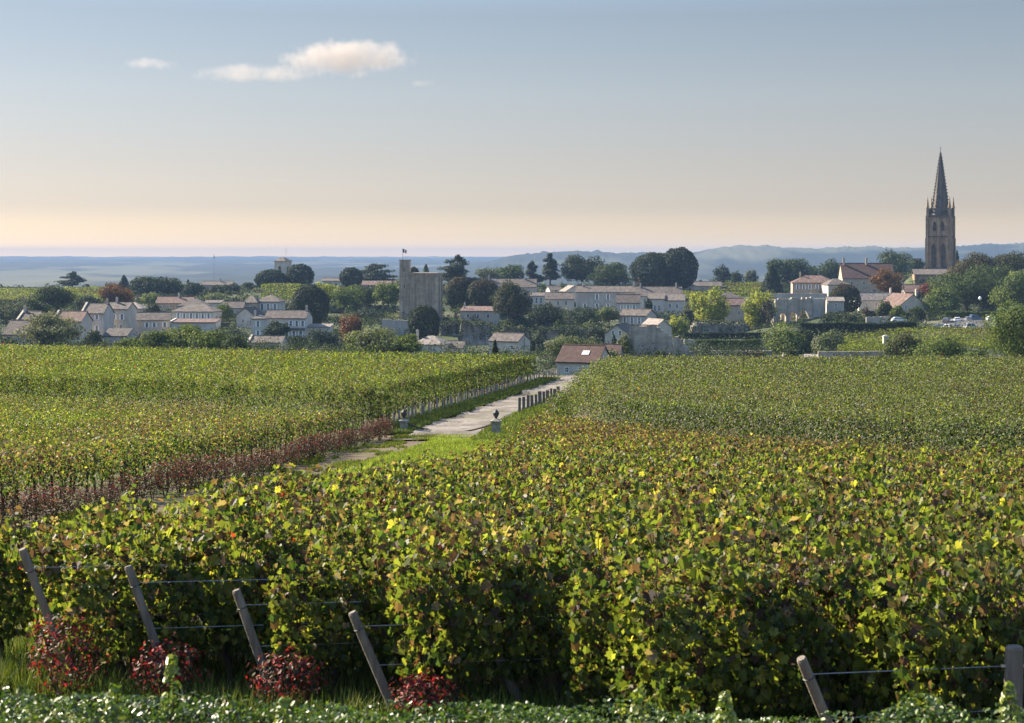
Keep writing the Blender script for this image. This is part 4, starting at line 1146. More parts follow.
def red_bush_mesh(n, w, h, green=.35, size=.05, z0=.12, dull=False):
    d = rng.normal(size=(n, 3)); d /= np.linalg.norm(d, axis=1, keepdims=True)
    r = (.45 + .55 * rng.random(n) ** .6)[:, None]
    lob = 1 + .25 * np.sin(d[:, :1] * 7 + 1) * np.sin(d[:, 1:2] * 5)
    p = d * r * lob * np.array((w / 2, w / 2, (h - z0) / 2)) + np.array((0, 0, z0 + (h - z0) / 2))
    cols = [(.22, .025, .025), (.12, .02, .022), (.28, .07, .05), (.05, .055, .022), (.075, .04, .035)]
    if dull: cols = [(.115, .026, .024), (.075, .024, .022), (.15, .05, .038), (.06, .06, .024), (.07, .042, .034)]
    top = np.clip((p[:, 2] - z0) / (h - z0), 0, 1)
    g = rng.random(n) < green * (1.3 - top)
    t = pal(n, cols, [4, 3, 1.5, .4, 2.5])
    t[g] = pal(g.sum(), [(.04, .055, .02), (.07, .075, .03), (.055, .035, .03)], [3, 2, 3])
    nr = d + rng.normal(size=(n, 3)) * .6 + np.array((0, 0, .4))
    return leaf_mesh('foliage', p, size * (.7 + .7 * rng.random(n)), nr, t, OVAL, .2)


def stems_mesh(w, h, k=9, r=.008):
    mb = MB()
    for _ in range(k):
        a = rnd.uniform(0, 6.28); q = rnd.uniform(.2, .45) * w
        mb.tube([(0.03 * math.cos(a), .03 * math.sin(a), -.06), (q * .5 * math.cos(a), q * .5 * math.sin(a), h * .45), (q * math.cos(a), q * math.sin(a), h * .9)], [r, r * .8, r * .4], 5)
    return mb


for (px, py, w, h, lab) in [
        (66, 697, .80, .92, 'big crimson leaved bush at the foot of the leftmost leaning post'),
        (166, 702, .72, .70, 'red leaved bush in front of the second leaning post from the left'),
        (287, 708, .74, .64, 'red leaved bush by the third leaning post, with pink tips'),
        (424, 722, .60, .56, 'low red bush right of the fourth leaning post, partly cut by the hedge')]:
    D = ground_hit(px, py) - .55
    x = (px - CX) / F * D
    e = empty('rose_bush', (x, D, ground_z(x, D)))
    tag(e, lab, 'bush', 'red bushes at the front ends of the rows')
    link('foliage', red_bush_mesh(1000, w, h, .5, .042), M['rose_leaf'], e)
    stems_mesh(w, h).build('stem', M['vine_bark'], e)

# small red clump high in the vines by the leftmost posts
rb = [red_bush_mesh(620, 1.05, .95, 1.0, .06, .08, True) for _ in range(4)]
for m_ in rb: m_.materials.append(M['rose_leaf'])
sm_ = []
for _ in range(3):
    o = stems_mesh(.8, .9, 6, .009).build('stem', M['vine_bark']); sm_.append(o.data); bpy.data.objects.remove(o)
yy = 33.5
while yy < 79:
    x = float(left_edge(np.array(yy))) + .05 + rnd.uniform(-.12, .12)
    e = empty('red_bush', (x, yy, float(near_z(yy))), rnd.uniform(0, 6.28))
    s = rnd.uniform(.8, 1.2)
    e.scale = (s, s, s * rnd.uniform(.85, 1.1))
    tag(e, 'dark red leaved bush in the line along the left vine block beside the lane', 'bush', 'red bushes along the left vine block')
    link('foliage', rnd.choice(rb), None, e)
    link('stem', rnd.choice(sm_), None, e)
    yy += 1.1

# pale stakes of the far left block, facing the track
stk = MB(); stk.box(-.04, .04, -.03, .03, -.2, .86); stk.box(-.028, .028, -.02, .02, .86, .89, .01)
o = stk.build('vine_stake', M['stake']); stake_me = o.data; bpy.data.objects.remove(o)
yy = 83.5
while yy < 152:
    x = float(left_edge(np.array(yy))) + .02
    o = link('vine_stake', stake_me, None)
    o.location = (x + rnd.uniform(-.08, .08), yy, float(near_z(yy)))
    o.rotation_euler = (rnd.uniform(-.06, .06), rnd.uniform(-.08, .08), rnd.uniform(-.3, .3))
    o.scale = (rnd.uniform(.8, 1.2), 1, rnd.uniform(.8, 1.08))
    tag(o, 'pale grey stake in the line under the far left vines beside the track', 'stake', 'pale stakes along the left side of the track')
    yy += 1.05

# dark boards on the right of the track
for i in range(11):
    yy = 97 + i * 1.35
    x = .45 + i * .275
    o_w = rnd.uniform(.15, .24)
    mb = MB(); mb.box(-o_w / 2, o_w / 2, -.04, .04, -.25, rnd.uniform(.85, 1.0))
    o = mb.build('fence_board', M['board_wood'])
    o.location = (x, yy, float(near_z(yy))); o.rotation_euler = (0, rnd.uniform(-.03, .03), rnd.uniform(-.2, .2))
    tag(o, 'weathered dark board standing in the short row on the right of the track', 'fence board', 'dark boards along the right side of the track')

# two stone pillars with a slack chain across the track
def pillar(px, py, D, w, h, lab):
    x = (px - CX) / F * D
    e = empty('stone_pillar', (x, D, float(near_z(D))))
    tag(e, lab, 'pillar')
    mb = MB(); mb.box(-w / 2, w / 2, -w / 2, w / 2, -.3, h * .8, .02); mb.box(-w / 2 - .04, w / 2 + .04, -w / 2 - .04, w / 2 + .04, h * .8, h * .88)
    mb.box(-w / 2 + .02, w / 2 - .02, -w / 2 + .02, w / 2 - .02, h * .88, h, w * .28)
    mb.build('shaft', M['pillar_stone'], e)
    f = MB(); f.lathe([(.05, h - .02), (.07, h + .06), (.15, h + .2), (.16, h + .3), (.09, h + .4), (.03, h + .46)], 10)
    f.build('finial', M['dark_metal'], e)
    return Vector((x, D, float(near_z(D)) + h * .75))


p1 = pillar(404, 432, 81.5, .42, .74, 'short stone pillar left of the track at the end of the slack chain')
p2 = pillar(496, 432, 80.5, .48, .80, 'stone pillar with dark urn right of the track, half hidden by vines')
N_ = 26
cpts = []
for i in range(N_ + 1):
    t = i / N_
    q = p1.lerp(p2, t) + Vector((0, 0, -.5 * 4 * t * (1 - t)))
    q.z = max(q.z, float(near_z(q.y)) + .12)
    cpts.append(q - p1)
mb = MB(); mb.tube(cpts, .045, 6)
o = mb.build('rope_barrier', M['rope']); o.location = p1
tag(o, 'dark slack rope hung across the track between the two stone pillars', 'rope')


# hedge along the bottom of the picture, and shoots sticking out of it
def hedge_leaves(n, x0, x1, y0, y1, ztop, depth):
    X = x0 + (x1 - x0) * rng.random(n); Y = y0 + (y1 - y0) * rng.random(n)
    top = ztop(X, Y)
    Z = top - depth * rng.random(n) ** 2.2
    return np.stack([X, Y, Z], 1)


def bot_top(X, Y):
    return -2.69 + .13 * (fbm(X / .35, Y / .35, 91) - .5) * 2 + .10 * (fbm(X / 1.4, Y / 1.4, 93) - .5) * 2 - .02 * X - .03 * (Y - 9.0)


e = empty('hedge', (0, 9.0, -4.0))
tag(e, 'low dark green small leaved hedge with glossy leaves along the bottom of the view', 'hedge')
hp = hedge_leaves(52000, -3.6, 3.6, 8.3, 9.75, bot_top, .55)
hp = hp - np.array((0, 9.0, -4.0))
hn = rng.normal(size=(len(hp), 3)) * .8 + np.array((-.2, .15, .75))
ht = pal(len(hp), [(.04, .075, .016), (.065, .11, .022), (.12, .165, .03), (.02, .04, .012), (.16, .12, .06)], [4, 4, 1.6, 2, .3])
link('foliage', leaf_mesh('foliage', hp, .024 + .02 * rng.random(len(hp)), hn, ht, OVAL, .15), M['hedge_leaf'], e)
mb = MB()
for i in range(70):
    x, y = rnd.uniform(-3.5, 3.5), rnd.uniform(-.6, .65)
    mb.tube([(x, y, -.1), (x + rnd.uniform(-.1, .1), y + rnd.uniform(-.1, .1), .6), (x + rnd.uniform(-.2, .2), y + rnd.uniform(-.1, .1), 1.15)], [.012, .009, .004], 5)
mb.build('stem', M['vine_bark'], e)

for (px, pytop, pybot, D, lab) in [(172, 655, 712, 9.4, 'yellow green upright shoot before the second red bush'),
                                   (115, 684, 715, 9.2, 'short yellow green shoot between the first and second red bushes'),
                                   (285, 697, 722, 9.1, 'yellow leaved shoot in front of the third red bush'),
                                   (640, 690, 722, 9.2, 'pale green shoot above the hedge right of the middle'),
                                   (725, 692, 722, 9.2, 'green shoot above the hedge left of the short leaning post'),
                                   (1009, 684, 724, 9.3, 'tall yellow green shoot at the right edge below the thick grey post')]:
    b, t = at(px, pybot + 20, D), at(px, pytop, D)
    e = empty('weed_shoot', b)
    L = t.z - b.z
    mb = MB(); mb.tube([(0, 0, -.1), (.01, 0, L * .5), (.02, .01, L)], [.006, .005, .002], 5); mb.build('stem', M['vine_bark'], e)
    n = 90
    z = L * (.25 + .75 * rng.random(n)); a = rng.random(n) * 6.283; r = .07 * (1.15 - z / L) + .012
    p = np.stack([np.cos(a) * r, np.sin(a) * r, z], 1)
    link('foliage', leaf_mesh('foliage', p, .03 + .025 * rng.random(n), np.stack([np.cos(a), np.sin(a), .6 + 0 * a], 1) + rng.normal(size=(n, 3)) * .4,
                              pal(n, [(.13, .18, .03), (.20, .22, .04), (.08, .12, .025)], [4, 3, 2]), OVAL, .15), M['hedge_leaf'], e)
    tag(e, lab, 'weed')

# ------------------------------------------------------------------ trees, shrubs, hedges of the town
def crown_points(kind, H, Wd, n, lobes_seed):
    r_ = np.random.default_rng(lobes_seed)
    d = r_.normal(size=(n, 3)); d /= np.linalg.norm(d, axis=1, keepdims=True)
    if kind == 'round':
        z0 = .1 * H
        c = np.array((0, 0, z0 + (H - z0) * .48)); ax = np.array((Wd / 2, Wd / 2, (H - z0) * .52))
        bump = 1 + .035 * np.sin(d[:, 0] * 9 + lobes_seed) * np.sin(d[:, 2] * 8) + .03 * np.sin(d[:, 1] * 17)
        rr = (1 - .22 * r_.random(n) ** 2) * bump
        return c + d * ax * rr[:, None], d, np.zeros(n, int), 1
    if kind == 'cone':
        z = r_.random(n) ** 1.4
        a = r_.random(n) * 6.283
        prof = (1 - z) ** .75 * (.7 + .3 * np.minimum(1, z * 8 + .3))
        rad = Wd / 2 * prof * (1 - .35 * r_.random(n) ** 2) * (1 + .14 * np.sin(a * 5 + z * 26))
        p = np.stack([np.cos(a) * rad, np.sin(a) * rad, .06 * H + z * .95 * H], 1)
        return p, np.stack([np.cos(a), np.sin(a), .35 + 0 * a], 1), (z * 6).astype(int), 7
    if kind == 'cedar':
        K = 22
        lz = np.linspace(.32, .95, K) + r_.normal(size=K) * .02
        la = r_.random(K) * 6.283
        lr = Wd / 2 * (1.0 - .75 * np.clip((lz - .32) / .68, 0, 1) ** 1.5)
        off = lr * r_.uniform(.2, .62, K)
        cx, cy = np.cos(la) * off, np.sin(la) * off * .8
        rad = lr * r_.uniform(.42, .7, K)
        k = r_.choice(K, n, p=rad ** 1.5 / (rad ** 1.5).sum())
        rr = r_.random(n) ** .5
        p = np.stack([cx[k] + d[:, 0] * rad[k] * rr, cy[k] + d[:, 1] * rad[k] * rr, lz[k] * H + d[:, 2] * H * .07 * rr], 1)
        dn = d.copy(); dn[:, 2] = np.abs(dn[:, 2]) + .6
        return p, dn, k, K
    # broad crowns and bushes: many unequal lobes
    K = 26 if kind == 'broad' else 20
    z0 = .07 * H if kind == 'broad' else .02 * H
    ld = r_.normal(size=(K, 3)); ld /= np.linalg.norm(ld, axis=1, keepdims=True)
    if kind == 'bush': ld[:, 2] = np.abs(ld[:, 2]) * .9 - .15
    lc = ld * r_.uniform(.38, .74, K)[:, None]
    lr = r_.uniform(.22, .42, K)
    lc[0], lr[0] = (0, 0, 0), .62
    k = r_.choice(K, n, p=lr ** 2 / (lr ** 2).sum())
    rr = lr[k] * (.62 + .38 * r_.random(n)) * (1 + .12 * np.sin(d[:, 0] * 8 + k))
    u = lc[k] + d * rr[:, None]
    if kind == 'broad':
        p = np.array((0, 0, z0 + (H - z0) * .5)) + u * np.array((Wd / 2, Wd / 2, (H - z0) * .5))
    else:
        p = np.array((0, 0, H * .30)) + u * np.array((Wd / 2, Wd / 2, H * .70))
        p[:, 2] = np.maximum(p[:, 2], .02 * H)
    return p, d * .75 + u * .5, k, K


def tree(name, label, px, base, top, wpx, D, kind, tint, tint2, group=None):
    s = D / F
    H, Wd = (base - top) * s, wpx * s
    b = at(px, base, D)
    e = empty(name, b)
    cat = 'cypress' if name == 'cypress' else ('shrub' if name in ('shrub', 'bush') else 'tree')
    tag(e, label, cat, group)
    lpx = 1.55 if D > 450 else 1.75
    ls = lpx * s
    Wd *= {'broad': 1.06, 'bush': 1.08, 'cedar': 1.05}.get(kind, 1.0)
    area = .8 * wpx * (base - top)
    dens = {'round': 7, 'cone': 7, 'cedar': 8, 'broad': 7.5, 'bush': 7.5}[kind]
    n = int(min(12000, max(260, dens * area / (lpx ** 2 * .45))))
    p, nd, k, K = crown_points(kind, H, Wd, n, rnd.randrange(1 << 30))
    if kind in ('broad', 'bush', 'cedar'):         # fill the measured height and width
        p[:, 2] *= H / np.percentile(p[:, 2], 99.4)
        p[:, :2] *= (Wd / 2) / np.percentile(np.abs(p[:, 0]), 98.8)
    t1, t2 = np.array(tint), np.array(tint2)
    mixk = rng.random(K) ** 1.5
    f = np.clip(mixk[k] + rng.normal(size=n) * .25, 0, 1)
    if kind == 'round' and tint2 != tint:          # second tint grows towards the top: brown-lit crowns put into colour
        f = np.clip((p[:, 2] / H - .5) * 2.2 + rng.normal(size=n) * .2, 0, 1)
    tt = t1 + (t2 - t1) * f[:, None]
    tt = tt * (1 + rng.normal(size=(n, 1)) * .28).clip(.45, 1.7)
    nr = nd + rng.normal(size=(n, 3)) * .55
    link('crown', leaf_mesh('crown', p, ls * (.75 + .6 * rng.random(n)), nr, tt, KITE, .2), M['tree_leaf'], e)
    mb = MB()
    tr = max(.06, Wd * .028)
    hh = H * (.8 if kind in ('cone', 'cedar') else .55)
    mb.tube([(0, 0, -1.0), (tr * .3, 0, hh * .4), (0, tr * .3, hh)], [tr * 1.25, tr, tr * .45], 7)
    for q in range(5):
        a = q * 1.257 + rnd.random(); h0 = hh * rnd.uniform(.3, .75)
        L = Wd * rnd.uniform(.22, .34)
        mb.tube([(0, 0, h0), (math.cos(a) * L * .55, math.sin(a) * L * .55, h0 + L * .28), (math.cos(a) * L, math.sin(a) * L, h0 + L * .45)], [tr * .45, tr * .3, tr * .12], 5)
    mb.build('trunk', M['bark'], e)
    return e


for t in TREES:
    tree(*t)


def build_scrub():
    n = 11000
    Dd = 235 + 640 * rng.random(n) ** .9
    px = -60 + 1150 * rng.random(n)
    X, Y = (px - CX) / F * Dd, Dd
    keep = fbm(X / 22, Y / 30, 101) > .29
    for (a, b, d0, d1) in [(-70, 108, 685, 855), (258, 302, 655, 745), (672, 770, 645, 772), (836, 1004, 300, 428), (665, 692, 675, 765), (926, 1010, 438, 500), (765, 826, 296, 365)]:
        keep &= ~((px > a) & (px < b) & (Dd > d0) & (Dd < d1))
    for h in HOUSES:
        c = at((h[2] + h[3]) / 2, h[4], h[7]); w = (h[3] - h[2]) * h[7] / F
        keep &= ~((np.abs(X - c.x) < w / 2 + .8) & (Y > c.y - 1.5) & (Y < c.y + h[9] + 1.5))
    for (a, b, d0, d1) in [(438, 492, 440, 500), (494, 562, 415, 460), (560, 606, 470, 500), (690, 752, 455, 480)]:
        keep &= ~((px > a) & (px < b) & (Dd > d0 - 12) & (Dd < d1 + 2))
    X, Y = X[keep], Y[keep]
    Z = land(X, Y)
    m = 60
    k = np.repeat(np.arange(len(X)), m)
    r = 1.0 + 2.6 * rng.random(len(X)); hh = .9 + 3.4 * rng.random(len(X)) ** 1.8
    d = rng.normal(size=(len(k), 3)); d /= np.linalg.norm(d, axis=1, keepdims=True); d[:, 2] = np.abs(d[:, 2])
    P = np.stack([X[k], Y[k], Z[k]], 1) + d * np.stack([r[k], r[k], hh[k]], 1) * (.7 + .3 * rng.random((len(k), 1)))
    cols = np.array([BL, DG, MG, OL, LG])[rng.choice(5, len(X), p=[.46, .34, .11, .06, .03])]
    tt = cols[k] * (1 + rng.normal(size=(len(k), 1)) * .28).clip(.45, 1.7)
    o = link('undergrowth', leaf_mesh('undergrowth', P, (1.5 * Y / F)[k] * (.7 + .6 * rng.random(len(k))), d + rng.normal(size=d.shape) * .5, tt, KITE, .2), M['tree_leaf'])
    tag(o, 'low scrub filling the slopes between the houses of the town', 'undergrowth', kind='stuff')


build_scrub()

for (name, label, x0, x1, top, base, D, dep, tint) in HEDGES:
    a, b = at(x0, base, D), at(x1, base, D)
    e = empty(name, (a + b) / 2)
    tag(e, label, 'hedge')
    L, H = (b - a).length, (base - top) * D / F
    n = int(min(9000, 6 * (x1 - x0) * (base - top) / 1.1))
    p = np.stack([(rng.random(n) - .5) * L, (rng.random(n) - .5) * dep, H * rng.random(n) ** .6], 1)
    u = rng.random(n) < .4
    p[u, 2] = H * (.88 + .16 * rng.random(u.sum()))
    p[:, 2] *= 1 + .22 * (fbm(p[:, 0] / (H * 1.2) + 5, p[:, 1] * 0 + 3, 95) - .5)
    f_ = (~u) & (rng.random(n) < .7)
    p[f_, 1] = -dep / 2 * (.85 + .3 * rng.random(f_.sum()))
    nr = rng.normal(size=(n, 3)) * .6 + np.where(f_[:, None], np.array((0, -1, .2)), np.array((0, 0, 1.0)))
    tt = np.array(tint) * (1 + rng.normal(size=(n, 1)) * .3).clip(.45, 1.7)
    link('foliage', leaf_mesh('foliage', p, 1.5 * D / F * (.75 + .6 * rng.random(n)), nr, tt, KITE, .2), M['tree_leaf'], e)
    mb = MB()
    q = -L / 2 + .5
    while q < L / 2:
        mb.tube([(q, 0, -.6), (q + .05, 0, H * .8)], [.06, .03], 5); q += 1.6
    mb.build('stem', M['bark'], e)

# ------------------------------------------------------------------ buildings
def arch_panel(mb, w, h, holes, y0, y1, x_off=0.0, z_off=0.0, seg=8):
    """wall panel w x h in the x-z plane from y0 to y1 with pointed or round openings [(cx, half, sill, spring, rise)]"""
    x = -w / 2
    for (cx, hw, sill, spring, rise) in sorted(holes):
        if cx - hw > x + 1e-4:
            mb.box(x_off + x, x_off + cx - hw, y0, y1, z_off, z_off + h)
        if sill > 1e-3:
            mb.box(x_off + cx - hw, x_off + cx + hw, y0, y1, z_off, z_off + sill)
        arc = []
        for i in range(seg + 1):
            t = -1 + 2 * i / seg
            arc.append((cx + t * hw, spring + rise * (1 - abs(t) ** 1.8)))
        for i in range(seg):
            (xa, za), (xb, zb) = arc[i], arc[i + 1]
            vs = [(x_off + xa, y0, z_off + za), (x_off + xb, y0, z_off + zb), (x_off + xb, y0, z_off + h), (x_off + xa, y0, z_off + h),
                  (x_off + xa, y1, z_off + za), (x_off + xb, y1, z_off + zb), (x_off + xb, y1, z_off + h), (x_off + xa, y1, z_off + h)]
            mb.add(vs, [(0, 1, 2, 3), (7, 6, 5, 4), (0, 4, 5, 1), (3, 2, 6, 7)])
        x = cx + hw
    if x < w / 2 - 1e-4:
        mb.box(x_off + x, x_off + w / 2, y0, y1, z_off, z_off + h)


def window(parent, x, z, w, h, shutters, wallm='cream_wall'):
    """window on the front face (y = 0 plane, facing -y)"""
    fr_ = .09
    mb = MB()
    mb.box(x - w / 2 - fr_, x - w / 2, -.07, .1, z - h / 2 - fr_, z + h / 2 + fr_)
    mb.box(x + w / 2, x + w / 2 + fr_, -.07, .1, z - h / 2 - fr_, z + h / 2 + fr_)
    mb.box(x - w / 2, x + w / 2, -.07, .1, z + h / 2, z + h / 2 + fr_)
    mb.box(x - w / 2 - .03, x + w / 2 + .03, -.14, .1, z - h / 2 - fr_, z - h / 2)
    mb.box(x - .025, x + .025, -.045, .1, z - h / 2, z + h / 2)
    mb.box(x - w / 2, x + w / 2, -.04, .1, z - .02, z + .02)
    f = mb.build('window', M['shutter'], parent)
    pn = MB(); pn.box(x - w / 2, x + w / 2, -.02, .05, z - h / 2, z + h / 2)
    pn.build('pane', M['pane'], f)
    if shutters:
        for sg in (-1, 1):
            sb = MB()
            xa = x + sg * (w / 2 + fr_ + .02); xb = xa + sg * w * .5
            sb.box(min(xa, xb), max(xa, xb), -.10, -.03, z - h / 2, z + h / 2)
            for q in range(4):
                zz = z - h / 2 + h * (q + .5) / 4
                sb.box(min(xa, xb) + .04, max(xa, xb) - .04, -.115, -.09, zz - h * .08, zz + h * .08)
            sb.build('shutter', M['shutter'], f)


def house(name, label, px0, px1, base, eave, ridge, D, form, depth, yawd, wall, roof, wins, ex):
    s = D / F
    yaw = R(yawd)
    w = (px1 - px0) * s / math.cos(yaw)
    he, hr = (base - eave) * s, (base - ridge) * s
    e = empty(name, at((px0 + px1) / 2, base, D), yaw)
    cat = {'outbuilding': 'outbuilding'}.get(name, 'house')
    tag(e, label, cat)
    zb = -4.0
    X = w / 2
    t0, t1 = -.06, .16
    wm, rm = MB(), MB()
    oh = .35
    if form == 'eave':
        sl = (hr - he) / (depth / 2)
        wm.prism([(0, zb), (depth, zb), (depth, he), (depth / 2, hr), (0, he)], 'x', -X, X)
        c = depth / 2
        prof = [(-oh, he - oh * sl + t0), (c, hr + t0), (depth + oh, he - oh * sl + t0), (depth + oh, he - oh * sl + t1), (c, hr + t1), (-oh, he - oh * sl + t1)]
        rm.prism(prof, 'x', -X - .22, X + .22)
        rm.tube([(-X - .22, c, hr + t1), (X + .22, c, hr + t1)], .14, 6)
    elif form == 'gable':
        sl = (hr - he) / X
        wm.prism([(-X, zb), (X, zb), (X, he), (0, hr), (-X, he)], 'y', 0, depth)
        prof = [(-X - oh, he - oh * sl + t0), (0, hr + t0), (X + oh, he - oh * sl + t0), (X + oh, he - oh * sl + t1), (0, hr + t1), (-X - oh, he - oh * sl + t1)]
        rm.prism(prof, 'y', -.3, depth + .3)
        rm.tube([(0, -.3, hr + t1), (0, depth + .3, hr + t1)], .14, 6)
    elif form == 'mono':
        wm.prism([(0, zb), (depth, zb), (depth, hr), (0, he)], 'x', -X, X)
        sl = (hr - he) / depth
        rm.prism([(-oh, he - oh * sl + t0), (depth + oh, hr + oh * sl + t0), (depth + oh, hr + oh * sl + t1), (-oh, he - oh * sl + t1)], 'x', -X - .2, X + .2)
    else:                                               # hip
        wm.box(-X, X, 0, depth, zb, he)
        q = min(depth / 2, X * .8)
        rx = max(.2, X - q)
        vs = [(-X - oh, -oh, he - .05), (X + oh, -oh, he - .05), (X + oh, depth + oh, he - .05), (-X - oh, depth + oh, he - .05),
              (-X - oh, -oh, he + t1), (X + oh, -oh, he + t1), (X + oh, depth + oh, he + t1), (-X - oh, depth + oh, he + t1),
              (-rx, depth / 2, hr + t1), (rx, depth / 2, hr + t1)]
        rm.add(vs, [(3, 2, 1, 0), (0, 1, 5, 4), (1, 2, 6, 5), (2, 3, 7, 6), (3, 0, 4, 7), (4, 5, 9, 8), (6, 7, 8, 9), (5, 6, 9), (7, 4, 8)])
    wm.build('wall', M[wall], e)
    ro = rm.build('roof', M[roof], e)
    for cxf in ex.get('chimneys', []):
        cw = .9 if ex.get('bigchim') else .55
        x = -X + w * cxf
        zt = hr + (2.2 if ex.get('bigchim') else 1.3); z0 = he + .2
        y = depth * .45
        cb = MB(); cb.box(x - cw / 2, x + cw / 2, y - .3, y + .3, z0, zt); cb.box(x - cw / 2 - .08, x + cw / 2 + .08, y - .38, y + .38, zt, zt + .14)
        cb.box(x - cw / 2 + .1, x - .04, y - .16, y + .16, zt + .14, zt + .45); cb.box(x + .04, x + cw / 2 - .1, y - .16, y + .16, zt + .14, zt + .45)
        cb.build('chimney', M['cream_wall' if wall != 'tan_wall' else 'tan_wall'], e)
    if ex.get('parapet'):
        pb_ = MB()
        if form == 'eave':
            pb_.prism([(-.25, he - .6), (depth + .25, he - .6), (depth + .25, he + .3), (depth / 2, hr + .5), (-.25, he + .3)], 'x', -X - .5, -X + .06)
        else:
            pb_.prism([(-.3, he - .6), (depth + .2, he - .6), (depth + .2, hr + .4), (-.3, he + .45)], 'x', -X - .45, -X + .06)
        pb_.build('parapet', M['cream_wall'], e)
    if ex.get('band'):
        zz = (base - ex['band']) * s
        bb = MB(); bb.prism([(-.9, zz - .2), (-.003, zz + .15), (-.003, zz + .35), (-.9, zz)], 'x', -X + w * .4, X)
        bb.build('porch_roof', M['roof_brown'], e)
    for (wy, wh, xs, ww, sh) in wins:
        for wx in xs:
            lx = (wx - (px0 + px1) / 2) * s / math.cos(yaw)
            wz = (base - wy) * s
            window(e, lx, wz, max(.6, ww * s * (.72 if sh else .9)), wh * s * .9, sh)
    if ex.get('skylight'):
        sl = math.atan2(hr - he, depth / 2)
        sb = MB(); sb.box(-.65, .65, -.55, .55, .0, .09); o = sb.build('skylight', M['shutter'], e)
        o.location = (w * .13, depth * .25, he + (hr - he) * .5 + t1); o.rotation_euler = (sl, 0, 0)
        gb = MB(); gb.box(-.52, .52, -.42, .42, .09, .11); gb.build('pane', mottled('sky_pane', (.35, .38, .42), (.5, .53, .56), 1, .1, 0), o)
    if ex.get('gable_win') or ex.get('cross'):          # openings on the right gable
        g = MB()
        y = depth / 2
        if ex.get('cross'):
            g.box(X + .003, X + .06, y - .12, y + .12, he * .25, hr * .86); g.box(X + .003, X + .065, y - 1.1, y + 1.1, he * .72, he * .72 + .22)
            g.build('timber_frame', M['dark_wood'], e)
        else:
            g.box(X + .003, X + .07, y - .5, y + .5, he * .35, he * .35 + 1.2)
            f = g.build('window', M['shutter'], e)
            g2 = MB(); g2.box(X + .06, X + .08, y - .38, y + .38, he * .35 + .12, he * .35 + 1.08); g2.build('pane', M['pane'], f)
    return e


for h in HOUSES:
    house(*h)

for (name, label, x0, x1, top, base, D, th, m) in WALLS:
    a, b = at(x0, base, D), at(x1, base, D)
    L, H = (b - a).length, (base - top) * D / F
    mb = MB()
    k = max(3, int(L / 2.5))
    for i in range(k):
        xa, xb = -L / 2 + L * i / k, -L / 2 + L * (i + 1) / k
        hz = H * (1 + rnd.uniform(-.05, .05))
        mb.box(xa, xb, -th / 2 + rnd.uniform(0, .03), th / 2, -2.5, hz)
        mb.box(xa + .01, xb - .01, -th / 2 - .06, th / 2 + .06, hz, hz + .12)
    o = mb.build(name, M[m]); o.location = (a + b) / 2
    tag(o, label, 'wall')


def square_keep():
    D = 530; s = D / F
    e = empty('castle_keep', at(422.5, 322, D), R(-7))
    tag(e, 'tall square grey stone keep with a narrower taller turret on its left', 'castle keep')
    w, H, dep = 28.5 * s, (322 - 274.5) * s, 10.0
    mb = MB(); mb.box(-w / 2, w / 2, 0, dep, -5, H)
    mb.build('wall', M['limestone'], e)
    rb_ = MB()
    for q in (-.5, -.17, .17, .5):
        rb_.box(w * q - .45, w * q + .45, -.35, .3, -5, H - .9)
    for y in (.2, dep * .5, dep - .2):
        rb_.box(w / 2 - .25, w / 2 + .35, y - .45, y + .45, -5, H - .9)
    rb_.build('buttress', M['limestone'], e)
    cp = MB(); cp.box(-w / 2 - .18, w / 2 + .18, -.45, dep + .15, H, H + .35); cp.box(-w / 2 + .3, w / 2 - .3, .3, dep - .3, H + .35, H + .6)
    cp.build('coping', M['limestone'], e)
    for (x, z) in ((-1.6, H * .62), (1.8, H * .55), (.1, H * .25)):
        sb = MB(); sb.box(x - .28, x + .28, -.03, .2, z - .7, z + .7); f = sb.build('window', M['limestone_dark'], e)
        s2 = MB(); s2.box(x - .14, x + .14, -.05, -.01, z - .55, z + .55); s2.build('pane', M['pane'], f)
    tw, th = 9.6 * s, (322 - 260.5) * s
    tx = -w / 2 - tw * .42
    tb = MB(); tb.box(tx - tw / 2, tx + tw / 2, -.6, tw - .6, -5, th)
    tb.box(tx - tw / 2 - .12, tx + tw / 2 + .12, -.72, tw - .48, th - .02, th + .3)
    t = tb.build('turret', M['limestone'], e)
    sl = MB(); sl.box(tx - .15, tx + .15, -.64, -.55, th * .55, th * .55 + 1.2); sl.box(tx - .15, tx + .15, -.64, -.55, th * .82, th * .82 + 1.0)
    sl.build('arrow_slit', M['pane'], t)
    # flags
    fp = at(402.5, 261, D - .2); fe = empty('flagpole', (fp.x, D + .6, fp.z))
    tag(fe, 'thin flagpole with a small dark blue and red flag on the keep turret', 'flagpole')
    pb2 = MB(); pb2.tube([(0, 0, -.4), (0, 0, 4.2)], [.07, .045], 6); pb2.build('pole', M['dark_metal'], fe)
    for i, m in enumerate(('flag_blue', 'shutter', 'flag_red')):
        fb = MB(); x0 = .05 + i * .42
        vs = [];
        for k in range(4):
            xx = x0 + .42 * k / 3; yy_ = .12 * math.sin(xx * 4)
            vs += [(xx, yy_, 2.9 - xx * .35), (xx, yy_, 4.1 - xx * .35), (xx, yy_ + .02, 4.1 - xx * .35), (xx, yy_ + .02, 2.9 - xx * .35)]
        fs = [(0, 1, 2, 3), (12, 15, 14, 13)]
        for k in range(3):
            for q in range(4):
                fs.append((k * 4 + q, k * 4 + (q + 1) % 4, k * 4 + 4 + (q + 1) % 4, k * 4 + 4 + q))
        fb.add(vs, fs); fb.build('flag', M[m], fe)


square_keep()


